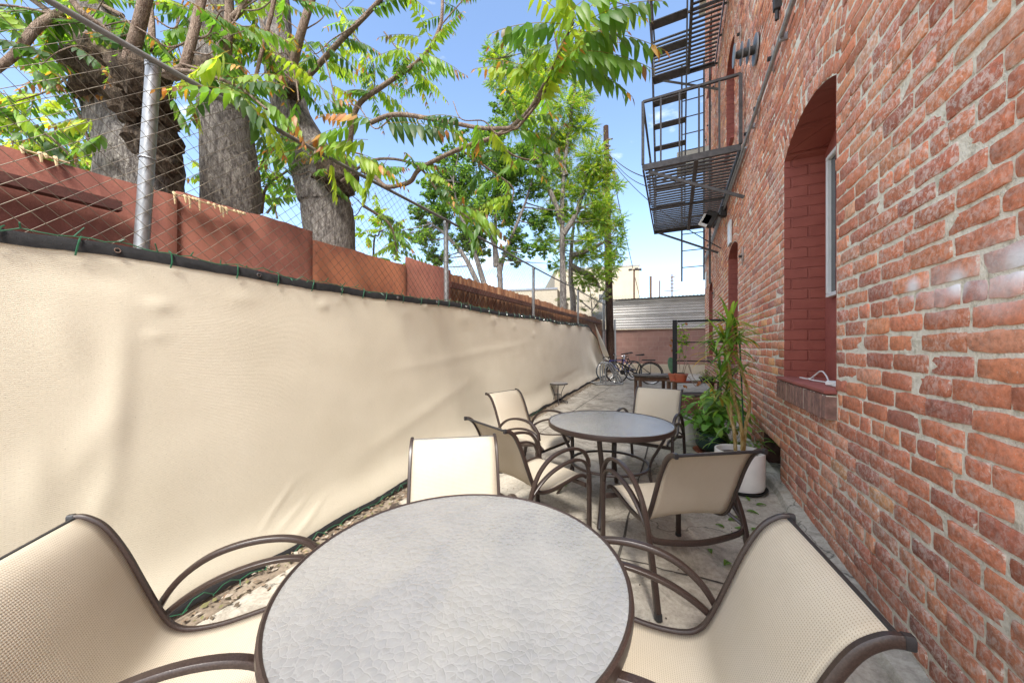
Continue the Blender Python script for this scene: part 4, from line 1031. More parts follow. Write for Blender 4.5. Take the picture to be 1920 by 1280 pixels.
# plant bench
zB=6.15; pl=P(1256,714,zB); pr_=P(1345,714,zB); cB=(pl+pr_)/2; gB=gz(cB.y); HB_=pl.z-gB; wB=(pr_-pl).length
pb=empty('plant_bench',(cB.x,cB.y,gB),R(YAW),'dark worn wooden plant bench with a lower shelf holding the potted plants','bench')
b=MB(); 
for yy in (-.10,.0,.10): b.box(0,yy,HB_-.012,wB,.09,.026,0,.004)
b.build('top',M['brownwood'],pb)
for sx in (-1,1):
    for sy in (-.11,.11): b=MB(); b.box(sx*(wB/2-.03),sy,(HB_-.02)/2,.06,.045,HB_-.03,0,.005); b.build('leg',M['brownwood'],pb)
b=MB(); b.box(0,0,HB_-.23,wB-.12,.25,.03,0,.004); b.build('shelf',M['oldwood'],pb)
b=MB(); b.box(.0,0,.2,.5,.26,.34,0,.02); b.box(0,0,.38,.54,.3,.05,0,.015); o=b.build('planter_box',M['redbox']); o.location=(cB.x+.02,cB.y-.02,gB); o.rotation_euler=(0,0,R(YAW)); tag(o,'reddish brown plastic planter box under the plant bench','planter')
b=MB(); b.lathe([(.02,0),(.10,.0),(.115,.05),(.07,.14),(.02,.2)],n=8); o=b.build('garden_stone',M['darkiron']); q=GP(1224,742); o.location=(q.x,q.y,gz(q.y)); tag(o,'small dark pyramid shaped object on the ground behind the wooden stool','ornament')
# black steel frame gate
gf=empty('black_gate_frame',(0,6.8,gz(6.8)),0,'black square steel post and rail frame standing out from the brick wall by the plants','gate')
b=MB(); gh=1.93-gz(6.8); b.box(.0,0,gh/2,.075,.075,gh,0,.006); b.build('post',M['darkpaint'],gf)
b=MB(); b.box(.0,0,.01,.16,.16,.02); b.build('base_plate',M['darkpaint'],gf)
for h in (gh-.025,gh-.40,gh-.73):
    b=MB(); b.box(.04+.44,0,h,.88,.04 if h>gh-.1 else .022,.04 if h>gh-.1 else .02,0,.003); b.build('rail',M['darkpaint'],gf)
# ---------------------------------------------------------------- potted plants
def blade(b,base,d,L,W,droop,c,fold=.25,n=6,twist=0):
    """strap leaf from base along d, drooping"""
    d=Vector(d).normalized(); side=d.cross(Vector((0,0,1)))
    if side.length<.1: side=Vector((1,0,0))
    side.normalize(); vs=[];fs=[]; p=Vector(base); dirv=d.copy()
    for i in range(n+1):
        t=i/n; w=W*(math.sin(math.pi*min(1,.12+t*.88))**.7) if t<1 else .0005; up=side.cross(dirv).normalized()
        vs+=[p-side*w+up*w*fold,p,p+side*w+up*w*fold]
        p=p+dirv*(L/n); dirv=(dirv+Vector((0,0,-droop/n))).normalized()
    for i in range(n): a=3*i; fs+=[(a,a+1,a+4,a+3),(a+1,a+2,a+5,a+4)]
    b.add(vs,fs,c)
def jit(c,s=.2): k=random.uniform(1-s,1+s); return tuple(max(0,x*k*random.uniform(.92,1.08)) for x in c)
zc=3.3; wp=P(1386,848,zc); wy=wp.y; wg=gz(wy)
pot=empty('dracaena_plant',(wp.x,wy,wg),0,'tall multi stemmed dracaena in a white cylindrical ceramic pot by the brick wall','potted plant')
b=MB(); ph=.37; b.lathe([(.17,.02),(.198,.03),(.205,.06),(.207,ph-.01),(.204,ph),(.190,ph),(.186,ph-.01),(.186,ph-.07)],n=48); b.build('pot',M['ceramic'],pot)
b=MB(); b.lathe([(0,ph-.05),(.1,ph-.045),(.187,ph-.055)],n=32); b.build('soil',M['soil'],pot)
b=MB(); b.lathe([(0,.004),(.19,.004),(.225,.03),(.23,.03),(.20,0),(0,0)],n=40); b.build('saucer',M['rubber'],pot)
def loc(px,py,z): q=P(px,py,z); return q-Vector((wp.x,wy,wg))
canes=[[(1379,845,3.3),(1377,810,3.3),(1371,780,3.32),(1372,730,3.35),(1362,690,3.4),(1358,650,3.4)],
 [(1392,845,3.25),(1391,815,3.25),(1385,775,3.3),(1375,740,3.3),(1368,690,3.3),(1364,640,3.3)],
 [(1394,845,3.25),(1398,800,3.3),(1405,765,3.3),(1403,735,3.3),(1392,700,3.3),(1384,680,3.35),(1380,650,3.4)],
 [(1376,800,3.4),(1366,770,3.45),(1362,745,3.5)]]
tips=[]
for cn in canes:
    pts=spline([loc(*c) for c in cn],6); k=len(pts); b=MB(); b.tube(pts,[(.0155-.005*i/k)*(1+.16*(i%2)) for i in range(k)],8); b.build('cane',M['cane'],pot)
lf_=MB()
heads=[(1358,640,3.4,1),(1364,628,3.3,1),(1380,640,3.4,1),(1352,700,3.45,.9),(1370,610,3.35,1),(1362,735,3.5,.9),(1390,690,3.4,.6),(1345,668,3.3,.9),(1350,715,3.4,.9),(1342,745,3.5,.8),(1372,660,3.2,.8),(1355,765,3.5,.7)]
for (px,py,z,k) in heads:
    c=loc(px,py,z)
    for i in range(int(20*k)):
        a=random.random()*6.28; e=random.uniform(-.15,1.25); d=(math.cos(a)*math.cos(e),math.sin(a)*math.cos(e),math.sin(e))
        if WX-.03-(wp.x+c.x)< .28 and d[0]>.45: continue
        cl=random.choice([(.10,.20,.035),(.16,.28,.05),(.07,.15,.03),(.26,.36,.09),(.20,.30,.06),(.12,.22,.04)])
        if random.random()<.05: cl=(.40,.26,.06)
        blade(lf_,c+Vector((0,0,random.uniform(-.05,.05))),d,random.uniform(.22,.40)*k,random.uniform(.010,.016),random.uniform(.7,1.6),jit(cl))
lf_.build('foliage',M['leaf'],pot,True,True)
b=MB(); b.tube([loc(1396,845,3.4),loc(1386,620,3.5)],.008,6); b.tube([loc(1379,749,3.35),loc(1388,749,3.4),loc(1390,749,3.5)],.006,5); b.build('support_stake',M['greentie'],pot)
# green pot aglaonema
gp=P(1334,822,4.35); gg=gz(gp.y)
ap=empty('broadleaf_plant',(gp.x,gp.y,gg),0,'bushy broad leaved green plant in a round dark green glazed pot','potted plant')
b=MB(); b.lathe([(.09,0),(.13,.015),(.18,.09),(.195,.16),(.185,.22),(.17,.245),(.178,.262),(.165,.262),(.155,.24)],n=40); b.build('pot',M['greenglaze'],ap)
b=MB(); b.lathe([(0,.235),(.16,.23)],n=24); b.build('soil',M['soil'],ap)
b=MB(); b.lathe([(0,.003),(.18,.003),(.21,.025),(.215,.025),(.19,-.001),(0,-.001)],n=32); b.build('saucer',M['terracotta'],ap)
lfm=MB(); stm=MB()
for i in range(120):
    a=random.random()*6.28; e=random.uniform(.35,1.45); L=random.uniform(.20,.52); base=Vector((random.gauss(0,.05),random.gauss(0,.05),.235))
    tip=base+Vector((math.cos(a)*math.cos(e)*L,math.sin(a)*math.cos(e)*L,math.sin(e)*L*1.15)); 
    if gp.x+tip.x>WX-.05: tip.x=WX-.05-gp.x
    stm.tube([base,base.lerp(tip,.5)+Vector((0,0,.04)),tip],.005,5,c=(.12,.2,.05))
    cl=random.choice([(.15,.32,.06),(.20,.40,.08),(.11,.24,.05),(.28,.44,.12),(.08,.17,.04)]); 
    if random.random()<.05: cl=(.45,.33,.15)
    d=Vector((math.cos(a),math.sin(a),random.uniform(-.2,.5))); blade(lfm,tip,d,random.uniform(.15,.23),random.uniform(.032,.048),random.uniform(.8,1.9),jit(cl),.18,7)
lfm.build('foliage',M['leaf'],ap,True,True); stm.build('stems',M['leaf'],ap,True,True)
# bucket
q=P(1296,800,4.85); b=MB(); b.lathe([(.11,0),(.135,.30),(.142,.30),(.142,.33),(.128,.33),(.126,.06),(0,.05)],n=28); o=b.build('bucket',M['bucket']); o.location=(q.x,q.y,gz(q.y)); tag(o,'pale grey plastic bucket behind the broad leaved plant','bucket')
# small plants behind white pot
def small_plant(name,q,lb,n=26,L=.16,hgt=.25,mat='rubber',cols=((.08,.17,.04),(.12,.25,.05),(.2,.3,.07)),rpot=.09,hp=.14,W=.025):
    t=empty(name,tuple(q),0,lb,'potted plant'); b=MB(); b.lathe([(rpot*.75,0),(rpot,hp-.02),(rpot*1.08,hp-.02),(rpot*1.08,hp),(rpot*.95,hp),(rpot*.9,hp-.03)],n=24); b.build('pot',M[mat],t)
    b=MB(); b.lathe([(0,hp-.02),(rpot*.95,hp-.025)],n=16); b.build('soil',M['soil'],t); f=MB()
    for i in range(n):
        a=random.random()*6.28; e=random.uniform(0,1.4); s_=random.uniform(.3,1)*hgt; base=Vector((0,0,hp-.02)); tip=base+Vector((math.cos(a)*math.cos(e)*s_,math.sin(a)*math.cos(e)*s_,math.sin(e)*s_))
        f.tube([base,tip],.0025,4,c=(.1,.15,.04)); blade(f,tip,(math.cos(a),math.sin(a),.3),L*random.uniform(.6,1.1),W,1.6,jit(random.choice(cols)))
    f.build('foliage',M['leaf'],t,True,True); return t
q=Vector((.74,4.62,gz(4.62))); small_plant('leafy_plant',q,'small leafy green plant behind the white pot near the vent in the brick wall')
# bench top plants
def onbench(px,dz=0,zz=None):
    q=P(px,714,zz or zB); return Vector((q.x,q.y,gB+HB_+.001+dz))
q=onbench(1264); t=empty('prickly_pear',tuple(q),0,'flat blue green prickly pear cactus pad in a terracotta pot on the bench','potted plant')
b=MB(); b.lathe([(.07,0),(.095,.11),(.102,.11),(.102,.135),(.088,.135),(.085,.11)],n=24); b.build('pot',M['terracotta'],t)
b=MB(); b.lathe([(0,.118),(.09,.115)],n=16); b.build('soil',M['soil'],t)
b=MB(); n=20; vs=[];fs=[]
for j,dx in enumerate((-.014,.014)):
    for i in range(n):
        a=2*math.pi*i/n; w=.065*(1+.1*math.sin(a)); vs.append((-.04+w*math.cos(a)-.05*math.sin(a)*.5,dx*(.6 if 0 else 1),.27+.155*math.sin(a)))
    vs.append((-.04,dx*2,.27))
for i in range(n): k=(i+1)%n; fs+=[(i,k,n),(n+1+k,n+1+i,2*n+1),(i,n+1+i,n+1+k,k)]
b.add(vs,fs); o=b.build('pad',M['cactus'],t); o.rotation_euler=(0,0,R(YAW))
q=onbench(1277,0,6.0); t=empty('vine_plant',tuple(q),0,'yellow green climbing vine in a wide terracotta pot trained up the black post','potted plant')
b=MB(); b.lathe([(.075,.01),(.105,.12),(.114,.12),(.114,.145),(.098,.145),(.095,.12)],n=28); b.build('pot',M['terracotta'],t)
b=MB(); b.lathe([(0,.0),(.13,0),(.14,.018),(.13,.018),(0,.01)],n=28); b.build('saucer',M['terracotta'],t)
b=MB(); b.lathe([(0,.15),(.05,.16),(.095,.125)],n=16); b.build('soil',M['soil'],t)
vm=MB(); fm=MB(); t0=Vector(q)
def lp_(px,py,z): return P(px,py,z)-t0
vines=[[(1275,695,6.0),(1274,670,6.1),(1278,645,6.3),(1275,620,6.4),(1270,604,6.5)],[(1280,698,6.0),(1284,675,6.0),(1279,655,6.1),(1283,630,6.2),(1277,606,6.4)],
 [(1282,700,5.9),(1290,680,5.8),(1300,708,5.7),(1312,716,5.6)],[(1284,700,5.9),(1296,712,5.6),(1305,724,5.5),(1318,716,5.5),(1312,706,5.6)],[(1279,625,6.2),(1262,632,6.2),(1257,645,6.2),(1260,655,6.2)],[(1288,640,6.1),(1286,670,6.0),(1296,700,5.8)]]
for vn in vines:
    pts=spline([lp_(*c) for c in vn],6); vm.tube(pts,.0055,5)
for (px,py,z,n,sp) in ((1284,642,6.1,26,.09),(1278,620,6.2,10,.07),(1277,660,6.05,12,.08),(1282,632,6.1,14,.07)):
    for i in range(n):
        c=lp_(px,py,z)+Vector((random.gauss(0,sp*.6),random.gauss(0,sp*.5),random.gauss(0,sp))); a=random.random()*6.28
        blade(fm,c,(math.cos(a),math.sin(a),random.uniform(-.6,.2)),random.uniform(.05,.09),random.uniform(.02,.032),1.2,jit(random.choice([(.22,.36,.05),(.30,.42,.06),(.14,.27,.05)])),.1,4)
for (px,py,z) in ((1258,636,6.2),(1256,646,6.2),(1262,655,6.2),(1283,722,5.6),(1312,715,5.5),(1310,719,5.5),(1286,605,6.4)):
    c=lp_(px,py,z)
    for k in range(2): a=random.random()*6.28; blade(fm,c,(math.cos(a),math.sin(a),-.6),.07,.022,1.0,jit((.25,.10,.04)),.3,4)
vm.build('vine_stems',M['twig'],t); fm.build('foliage',M['leaf'],t,True,True)
q=onbench(1321,0,6.0); small_plant('trailing_plant',q+Vector((.05,0,0)),'shaggy trailing plant in a low black pot at the right end of the bench',40,.09,.16,'rubber',((.10,.16,.05),(.2,.24,.08),(.28,.28,.12)),.13,.08,.010)
# tall dark green parts between dracaena and bench: second leafy pot on ground
small_plant('spider_plant',Vector((.62,4.75,gz(4.75))),'arching striped leaf plant standing between the green pot and the brick wall',40,.30,.34,'darkpaint',((.10,.22,.05),(.22,.34,.12),(.3,.4,.16)),.12,.2,.012)
# sill cable
b=MB(); cz=SILL+.012
def sp_(px,py,dx=.12): q=WP(px,py,WX+dx); return Vector((q.x,q.y,max(q.z,cz)))
pts=spline([(WX+.06,yc1+.35,cz),(WX+.10,yc1+.25,cz+.0),(WX+.13,yc1+.12,cz+.07),(WX+.11,yc1-.05,cz+.055),(WX+.08,yc1-.22,cz+.01),(WX+.06,yc1-.30,cz),(WX+.10,yc1-.1,cz),(WX+.07,yc1+.15,cz),(WX+.14,yc1+.3,cz)],8)
b.tube(pts,.0055,6); b.box(WX+.07,yc1-.36,cz+.014,.05,.11,.036,.5,.008); b.box(WX+.05,yc1-.44,cz+.008,.03,.05,.018,.2,.004); tag(b.build('power_cable',M['white']),'white cable with plug coiled on the red painted window sill','cable')
# ---------------------------------------------------------------- bicycles
def bicycle(frame,lb,rack=False,drop=False,wr=.335,step=False):
    t=empty('bicycle',(0,0,0),0,lb,'bicycle','bicycles parked at the end of the alley')
    WB=1.04; 
    def P3(x,z,y=0): return (x,y,z)
    for xw in (0,WB):
        w=MB(); w.tube([(xw+wr*math.cos(a),0,wr+wr*math.sin(a)) for a in np.linspace(0,2*math.pi,41)[:-1]],.019,8,closed=True); wo=w.build('wheel',M['rubber'],t)
        w=MB(); w.tube([(xw+(wr-.022)*math.cos(a),0,wr+(wr-.022)*math.sin(a)) for a in np.linspace(0,2*math.pi,41)[:-1]],.009,6,closed=True); w.build('rim',M['chrome'],wo)
        w=MB()
        for k in range(20):
            a=k*math.pi/10; w.tube([(xw+.02*math.cos(a+.6),(-1)**k*.025,wr+.02*math.sin(a+.6)),(xw+(wr-.02)*math.cos(a),0,wr+(wr-.02)*math.sin(a))],.0012,3)
        w.tube([(xw,-.05,wr),(xw,.05,wr)],.018,10); w.build('spokes',M['chrome'],wo)
    # front at x=0, rear x=WB
    head_b=(.165,.60);head_t=(.195,.74) if not step else (.20,.80); bb=(.60,.29); seat_t=(.72,.74) if not step else (.70,.62); rear=(WB,wr)
    f=MB()
    for a_,b_,r in ((head_b,head_t,.020),((.178,.645),bb,.017),(bb,seat_t,.015),((.19,.70) if not step else (.185,.60),(.71,.70) if not step else (.63,.42),.014)): f.tube([P3(*a_),P3(*b_)],r,8)
    for yy in (-.05,.05): f.tube([(bb[0],yy*.5,bb[1]),(rear[0],yy,rear[1])],.009,6); f.tube([(seat_t[0],yy*.3,seat_t[1]-.02),(rear[0],yy,rear[1])],.008,6)
    f.build('frame',M[frame],t)
    f=MB()
    for yy in (-.045,.045): f.tube(spline([(0,yy,wr),(.07,yy,.43),(.155,yy*.8,.60)],4),.010,6)
    f.tube([(.155,-.04,.60),(.155,.04,.60)],.014,6); f.build('fork',M[frame],t)
    h=MB(); h.tube([P3(*head_t),P3(head_t[0]+.01,head_t[1]+.09)],.014,6)
    if drop:
        hp=[(.14,-.2,.84),(.06,-.21,.84),(.03,-.21,.77),(.08,-.21,.71)]; h.tube([(.20,0,.84),(.14,-.2,.84)],.011,6); h.tube([(.20,0,.84),(.14,.2,.84)],.011,6)
        for s_ in (-1,1): h.tube(spline([(x,y*-s_,z) for x,y,z in hp],5),.011,6)
    else: h.tube(spline([(.30,-.29,.86),(.21,-.2,.85),(.20,0,.83),(.21,.2,.85),(.30,.29,.86)],5),.011,6)
    ho=h.build('handlebar',M['chrome' if not drop else 'darkpaint'],t)
    g=MB()
    for s_ in (-1,1):
        if drop: g.tube([(.06,.21*s_,.84),(.03,.21*s_,.78)],.017,6)
        else: g.tube([(.28,.27*s_,.858),(.34,.315*s_,.865)],.016,6)
    g.build('grip',M['rubber'],ho)
    s_=MB(); stz=.93; s_.tube([P3(*seat_t),P3(seat_t[0]+.035,stz-.04)],.012,6); s_.build('seat_post',M['chrome'],t)
    s_=MB(); sx=seat_t[0]+.04
    prof=[(-.15,.012,.012),(-.08,.025,.018),(0,.05,.022),(.07,.078,.028),(.11,.07,.026),(.125,.04,.015)]
    vs=[];fs=[]
    for (dx,w,h_) in prof:
        for k in range(10): a=2*math.pi*k/10; vs.append((sx+dx,w*math.cos(a),stz+h_*math.sin(a)+dx*.08))
    for i in range(len(prof)-1):
        for k in range(10): fs.append((i*10+k,i*10+(k+1)%10,i*10+10+(k+1)%10,i*10+10+k))
    fs+=[tuple(range(9,-1,-1)),tuple(range(50,60))]; s_.add(vs,fs); s_.build('saddle',M['rubber'],t)
    c=MB(); c.tube([(bb[0],y,bb[1]) for y in (-.055,-.05)],.085,24); c.tube([(bb[0],-.06,bb[1]),(bb[0],.06,bb[1])],.02,10); c.tube([(bb[0],-.07,bb[1]),(bb[0]+.11,-.07,bb[1]-.12)],.010,6); c.tube([(bb[0],.07,bb[1]),(bb[0]-.11,.07,bb[1]+.12)],.010,6)
    c.tube([(bb[0],-.05,bb[1]+.083),(WB,-.05,wr+.04)],.004,4); c.tube([(bb[0],-.05,bb[1]-.083),(WB,-.05,wr-.04)],.004,4); c.build('crank',M['darkpaint'],t)
    p_=MB(); p_.box(bb[0]+.11,-.11,bb[1]-.12,.08,.07,.02,0,.004); p_.box(bb[0]-.11,.11,bb[1]+.12,.08,.07,.02,0,.004); p_.build('pedals',M['rubber'],t)
    if rack:
        k=MB(); k.box(WB-.05,0,.765,.40,.13,.03,0,.006); 
        for yy in (-.06,.06): k.tube([(WB+.02,yy,.75),(WB,yy,wr)],.006,5)
        k.tube([(WB-.24,0,.76),(seat_t[0]+.02,0,.72)],.006,5); k.build('carrier_rack',M['darkpaint'],t)
        k=MB(); k.tube([(WB+(wr+.035)*math.cos(a),0,wr+(wr+.035)*math.sin(a)) for a in np.linspace(.0,2.6,18)],.014,6); k.build('mudguard',M['darkpaint'],t)
    return t
def place_bike(t,fw,rw,lean=.06):
    """front/rear ground points"""
    d=Vector((rw[0]-fw[0],rw[1]-fw[1],0)); a=math.atan2(d.y,d.x); t.location=(fw[0],fw[1],gz(fw[1])+.002); t.rotation_euler=(lean,math.atan2(-(gz(rw[1])-gz(fw[1])),d.length),a)
def gpt(px,z): q=P(px,650,z); return (q.x,q.y)
B1=bicycle('darkpaint','black bicycle with a rear carrier rack and padded saddle, nearest of the parked bicycles',True,False,.335,True)
a_=gpt(1156,11.3); b_=gpt(1219,10.9); place_bike(B1,a_,b_,.05)
B2=bicycle('blue','blue framed bicycle leaning by the grey bicycle rack and screen',False,True)
a_=gpt(1136,11.8); b_=gpt(1189,12.0); place_bike(B2,a_,b_,-.07)
B3=bicycle('darkpaint','dark bicycle with silver handlebar half hidden behind the blue one',False,False,.30)
a_=gpt(1146,12.5); b_=gpt(1196,12.9); place_bike(B3,a_,b_,.08)
# rack
q=P(1146,700,10.75); bk=empty('bicycle_rack',(q.x,q.y,gz(q.y)),R(YAW)+.05,'grey tubular steel bicycle rack at the foot of the screen end','bicycle rack')
b=MB(); b.tube([(-.5,.0,.03),(.38,0,.03)],.022,8); b.tube([(-.5,.55,.03),(.38,.55,.03)],.022,8); b.tube([(-.48,0,.03),(-.48,.55,.03)],.02,8); b.tube([(.36,0,.03),(.36,.55,.03)],.02,8); b.build('base',M['galv'],bk)
for dy in (0,.27,.52):
    b=MB(); b.tube(spline([(-.17,dy,.03),(-.19,dy,.45),(-.16,dy,.66),(-.06,dy,.70),(.05,dy,.62),(.36,dy,.12),(.34,dy,.03)],6),.022,8); b.build('hoop',M['galv'],bk)
# ---------------------------------------------------------------- trees
GREENS=[(.075,.16,.03),(.11,.22,.035),(.15,.28,.04),(.21,.32,.045),(.28,.37,.05),(.05,.105,.028),(.09,.18,.035)]
AUT=[(.30,.12,.04),(.38,.17,.05),(.20,.10,.05),(.45,.26,.06),(.14,.10,.055)]
def pinnate(acc,base,d,L,nl,ll,lw,hang=.7,aut=0.0,pal=GREENS):
    """compound leaf. acc = lists V,Q,C"""
    V,Q,C=acc[:3]; p=Vector(base); d=Vector(d).normalized(); L=min(L,ll*.46*(nl+1)) if ll>.1 else L; basec=random.choice(pal); pts=[];dirs=[]
    for i in range(nl+2):
        pts.append(p.copy()); dirs.append(d.copy()); p=p+d*(L/(nl+1)); d=(d+Vector((0,0,-.55/nl))+Vector((random.gauss(0,.012),random.gauss(0,.012),0))).normalized()
    # rachis
    for i in range(len(pts)-1):
        a=pts[i];b_=pts[i+1]; s_=dirs[i].cross(Vector((0,0,1))); s_=s_.normalized()*.0022 if s_.length>.05 else Vector((.0022,0,0)); o=len(V)
        u=Vector((0,0,.0022))
        V+=[a-s_,a+s_,b_+s_,b_-s_]; Q.append((o,o+1,o+2,o+3)); C+=[(.16,.13,.05)]*4
        V+=[a-u,a+u,b_+u,b_-u]; Q.append((o+4,o+5,o+6,o+7)); C+=[(.16,.13,.05)]*4
    for i in range(1,nl+2):
        t=i/(nl+1); sc_=(.75+.5*math.sin(math.pi*t**.8))*(1-.45*t*t); 
        if i==nl+1: sides=(0,)
        else: sides=(-1,1)
        sd=dirs[i].cross(Vector((0,0,1)))
        if sd.length<.08: sd=Vector((1,0,0))
        sd.normalize()
        au=max(0,aut+(t-.72)*1.6) if aut>0 else 0
        for s_ in sides:
            if random.random()<.04: continue
            dl=(sd*s_*(1-hang*.75)+dirs[i]*(.32 if s_ else 1)+Vector((0,0,-hang))+Vector((random.gauss(0,.10),random.gauss(0,.10),random.gauss(0,.10)))).normalized()
            wv=dirs[i]+Vector((random.gauss(0,.25),random.gauss(0,.25),random.gauss(0,.2))); wv=wv-dl*wv.dot(dl)
            if wv.length<.1: wv=dl.cross(Vector((1,.3,0)))
            wv.normalize(); l=ll*sc_*random.uniform(.85,1.1); w=lw*sc_*random.uniform(.85,1.1); c=jit(basec,.16)
            if random.random()<au: c=jit(random.choice(AUT),.2)
            o=len(V); nn=dl.cross(wv)*(.10*l)
            p0=pts[i]; V+=[p0,p0+dl*l*.22-wv*w*.5,p0+dl*l*.22+wv*w*.5,p0+dl*l*.58-wv*w*.40+nn*-.2,p0+dl*l*.58+wv*w*.40+nn*-.2,p0+dl*l-nn,p0+dl*l*.24+nn*.35*1,p0+dl*l*.6+nn*.15]
            Q+=[(o,o+1,o+6,o+2) if False else (o,o+1,o+6,o+6)][:0]
            Q+=[(o,o+1,o+6,o+0)][:0]
            acc[3].extend([(o,o+1,o+6),(o,o+6,o+2),(o+3,o+5,o+7),(o+7,o+5,o+4)]); Q+=[(o+1,o+3,o+7,o+6),(o+6,o+7,o+4,o+2)]
            C+=[c]*8
def newacc(): return ([],[],[],[])
def build_leaves(acc,name,parent): 
    return npmesh(name,acc[0],acc[1],M['leaf'],parent,np.array(acc[2]),False,acc[3])
def trunk_mesh(b,pts,rad,n=20,rough=.06,seed=0):
    pts=spline([Vector(p) for p in pts],8); L=len(pts); r0=[]
    for i in range(L):
        t=i/(L-1)*(len(rad)-1); k=min(int(t),len(rad)-2); r0.append(rad[k]+(rad[k+1]-rad[k])*(t-k))
    vs=[];fs=[]
    for i,p in enumerate(pts):
        for k in range(n):
            a=2*math.pi*k/n; r=r0[i]*(1+rough*1.6*mn.noise(Vector((math.cos(a)*1.6+seed,math.sin(a)*1.6,p.z*1.7)))+rough*mn.noise(Vector((math.cos(a)*4+seed,math.sin(a)*4,p.z*5)))); vs.append((p.x+r*math.cos(a),p.y+r*math.sin(a),p.z))
    for i in range(L-1):
        for k in range(n): fs.append((i*n+k,i*n+(k+1)%n,(i+1)*n+(k+1)%n,(i+1)*n+k))
    fs.append(tuple(range((L-1)*n,L*n))); b.add(vs,fs); return pts
def branch(b,pts,r0,r1,n=7):
    pts=spline([Vector(p) for p in pts],6); L=len(pts); b.tube(pts,[r0+(r1-r0)*i/(L-1) for i in range(L)],n); return pts
def leafy(acc,pts,t0,t1,num,L,ll,lw,aut,hang=.7,nl=9,spread=1.0,pal=GREENS,up=.15,bias=None):
    n=len(pts)
    for k in range(num):
        t=t0+(t1-t0)*(k+random.random())/num; f=t*(n-1); i=min(int(f),n-2); p=pts[i].lerp(pts[i+1],f-i); tg=(pts[i+1]-pts[i]).normalized()
        a=random.random()*6.28; d=tg*.5+Vector((math.cos(a),math.sin(a),up+random.gauss(0,.25)))*spread
        if bias: d=d+Vector(bias)
        pinnate(acc,p,d,L*random.uniform(.75,1.2),nl+random.randint(-2,2),ll,lw,hang,aut,pal)
# --- three near pollarded trunks
def near_tree(lb,trunkpx,rads,z,burls,branches,seed,extra_leaves=()):
    base=P(*trunkpx[0],z); g=gz(base.y); t=empty('tree_of_heaven',(base.x,base.y,g),0,lb,'tree','trees of heaven behind the rusty panel fence'); o0=Vector((base.x,base.y,g))
    L=lambda q:Vector(q)-o0
    b=MB(); pts=[L(P(px,py,z)) for px,py in trunkpx]; pts[0].z=-.1 if False else pts[0].z; pts=[Vector((pts[0].x,pts[0].y,-.1))]+pts
    trunk_mesh(b,pts,[rads[0]*1.15]+list(rads),26,.09,seed); b.build('trunk',M['bark'],t)
    if burls:
        for (px,py,zz,r) in burls:
            b=MB(); c=L(P(px,py,zz)); vs=[];fs=[];nu,nv=26,18
            for j in range(nv+1):
                th=math.pi*j/nv
                for i in range(nu):
                    a=2*math.pi*i/nu; d=Vector((math.sin(th)*math.cos(a),math.sin(th)*math.sin(a),math.cos(th))); rr=r*(1+.34*mn.noise(d*2.2+c*3)+.16*mn.noise(d*6+c)+.08*mn.noise(d*14)); vs.append(c+d*rr)
            for j in range(nv):
                for i in range(nu): fs.append((j*nu+i,(j+1)*nu+i,(j+1)*nu+(i+1)%nu,j*nu+(i+1)%nu))
            b.add(vs,fs); b.build('burl',M['burl'],t)
    b=MB(); acc=newacc()
    for br in branches:
        b=MB(); pts=branch(b,[L(P(*q)) for q in br['p']],br['r'][0],br['r'][1],9); b.build('branch',M['twig'],t)
        if br.get('n'): leafy(acc,pts,br.get('t0',.2),1.0,int(br['n']*1.4+1),br.get('L',.42),br.get('ll',.096),br.get('lw',.032),br.get('a',.15),br.get('h',.7),br.get('nl',9),up=br.get('up',.15),bias=br.get('bias'))
    for k in range(14):
        br=random.choice([q for q in branches if q['r'][0]>.012] or branches); j=random.randrange(len(br['p'])); q0=br['p'][j]; sx=random.choice((-1,1)); cur=[]
        x_,y_,z_=q0
        for m in range(5): cur.append(L(P(x_,y_,z_))); x_+=sx*random.uniform(15,45); y_+=random.uniform(-45,28); z_+=random.uniform(-.15,.15)
        bb_=MB(); pts=branch(bb_,cur,.0065,.0025,6); bb_.build('twig',M['twig'],t); leafy(acc,pts,.5,1.0,2,.34,.09,.032,.2)
    for (px,py,zz,dx,dz,L_,ll,aut,nl) in extra_leaves:
        # dx: direction in image plane (right +), dz up
        d=Vector((cc*dx,ss*dx,dz)); pinnate(acc,L(P(px,py,zz)),d,L_,nl,ll,ll*.34,.85,aut)
    build_leaves(acc,'crown',t); return t
z1=3.05
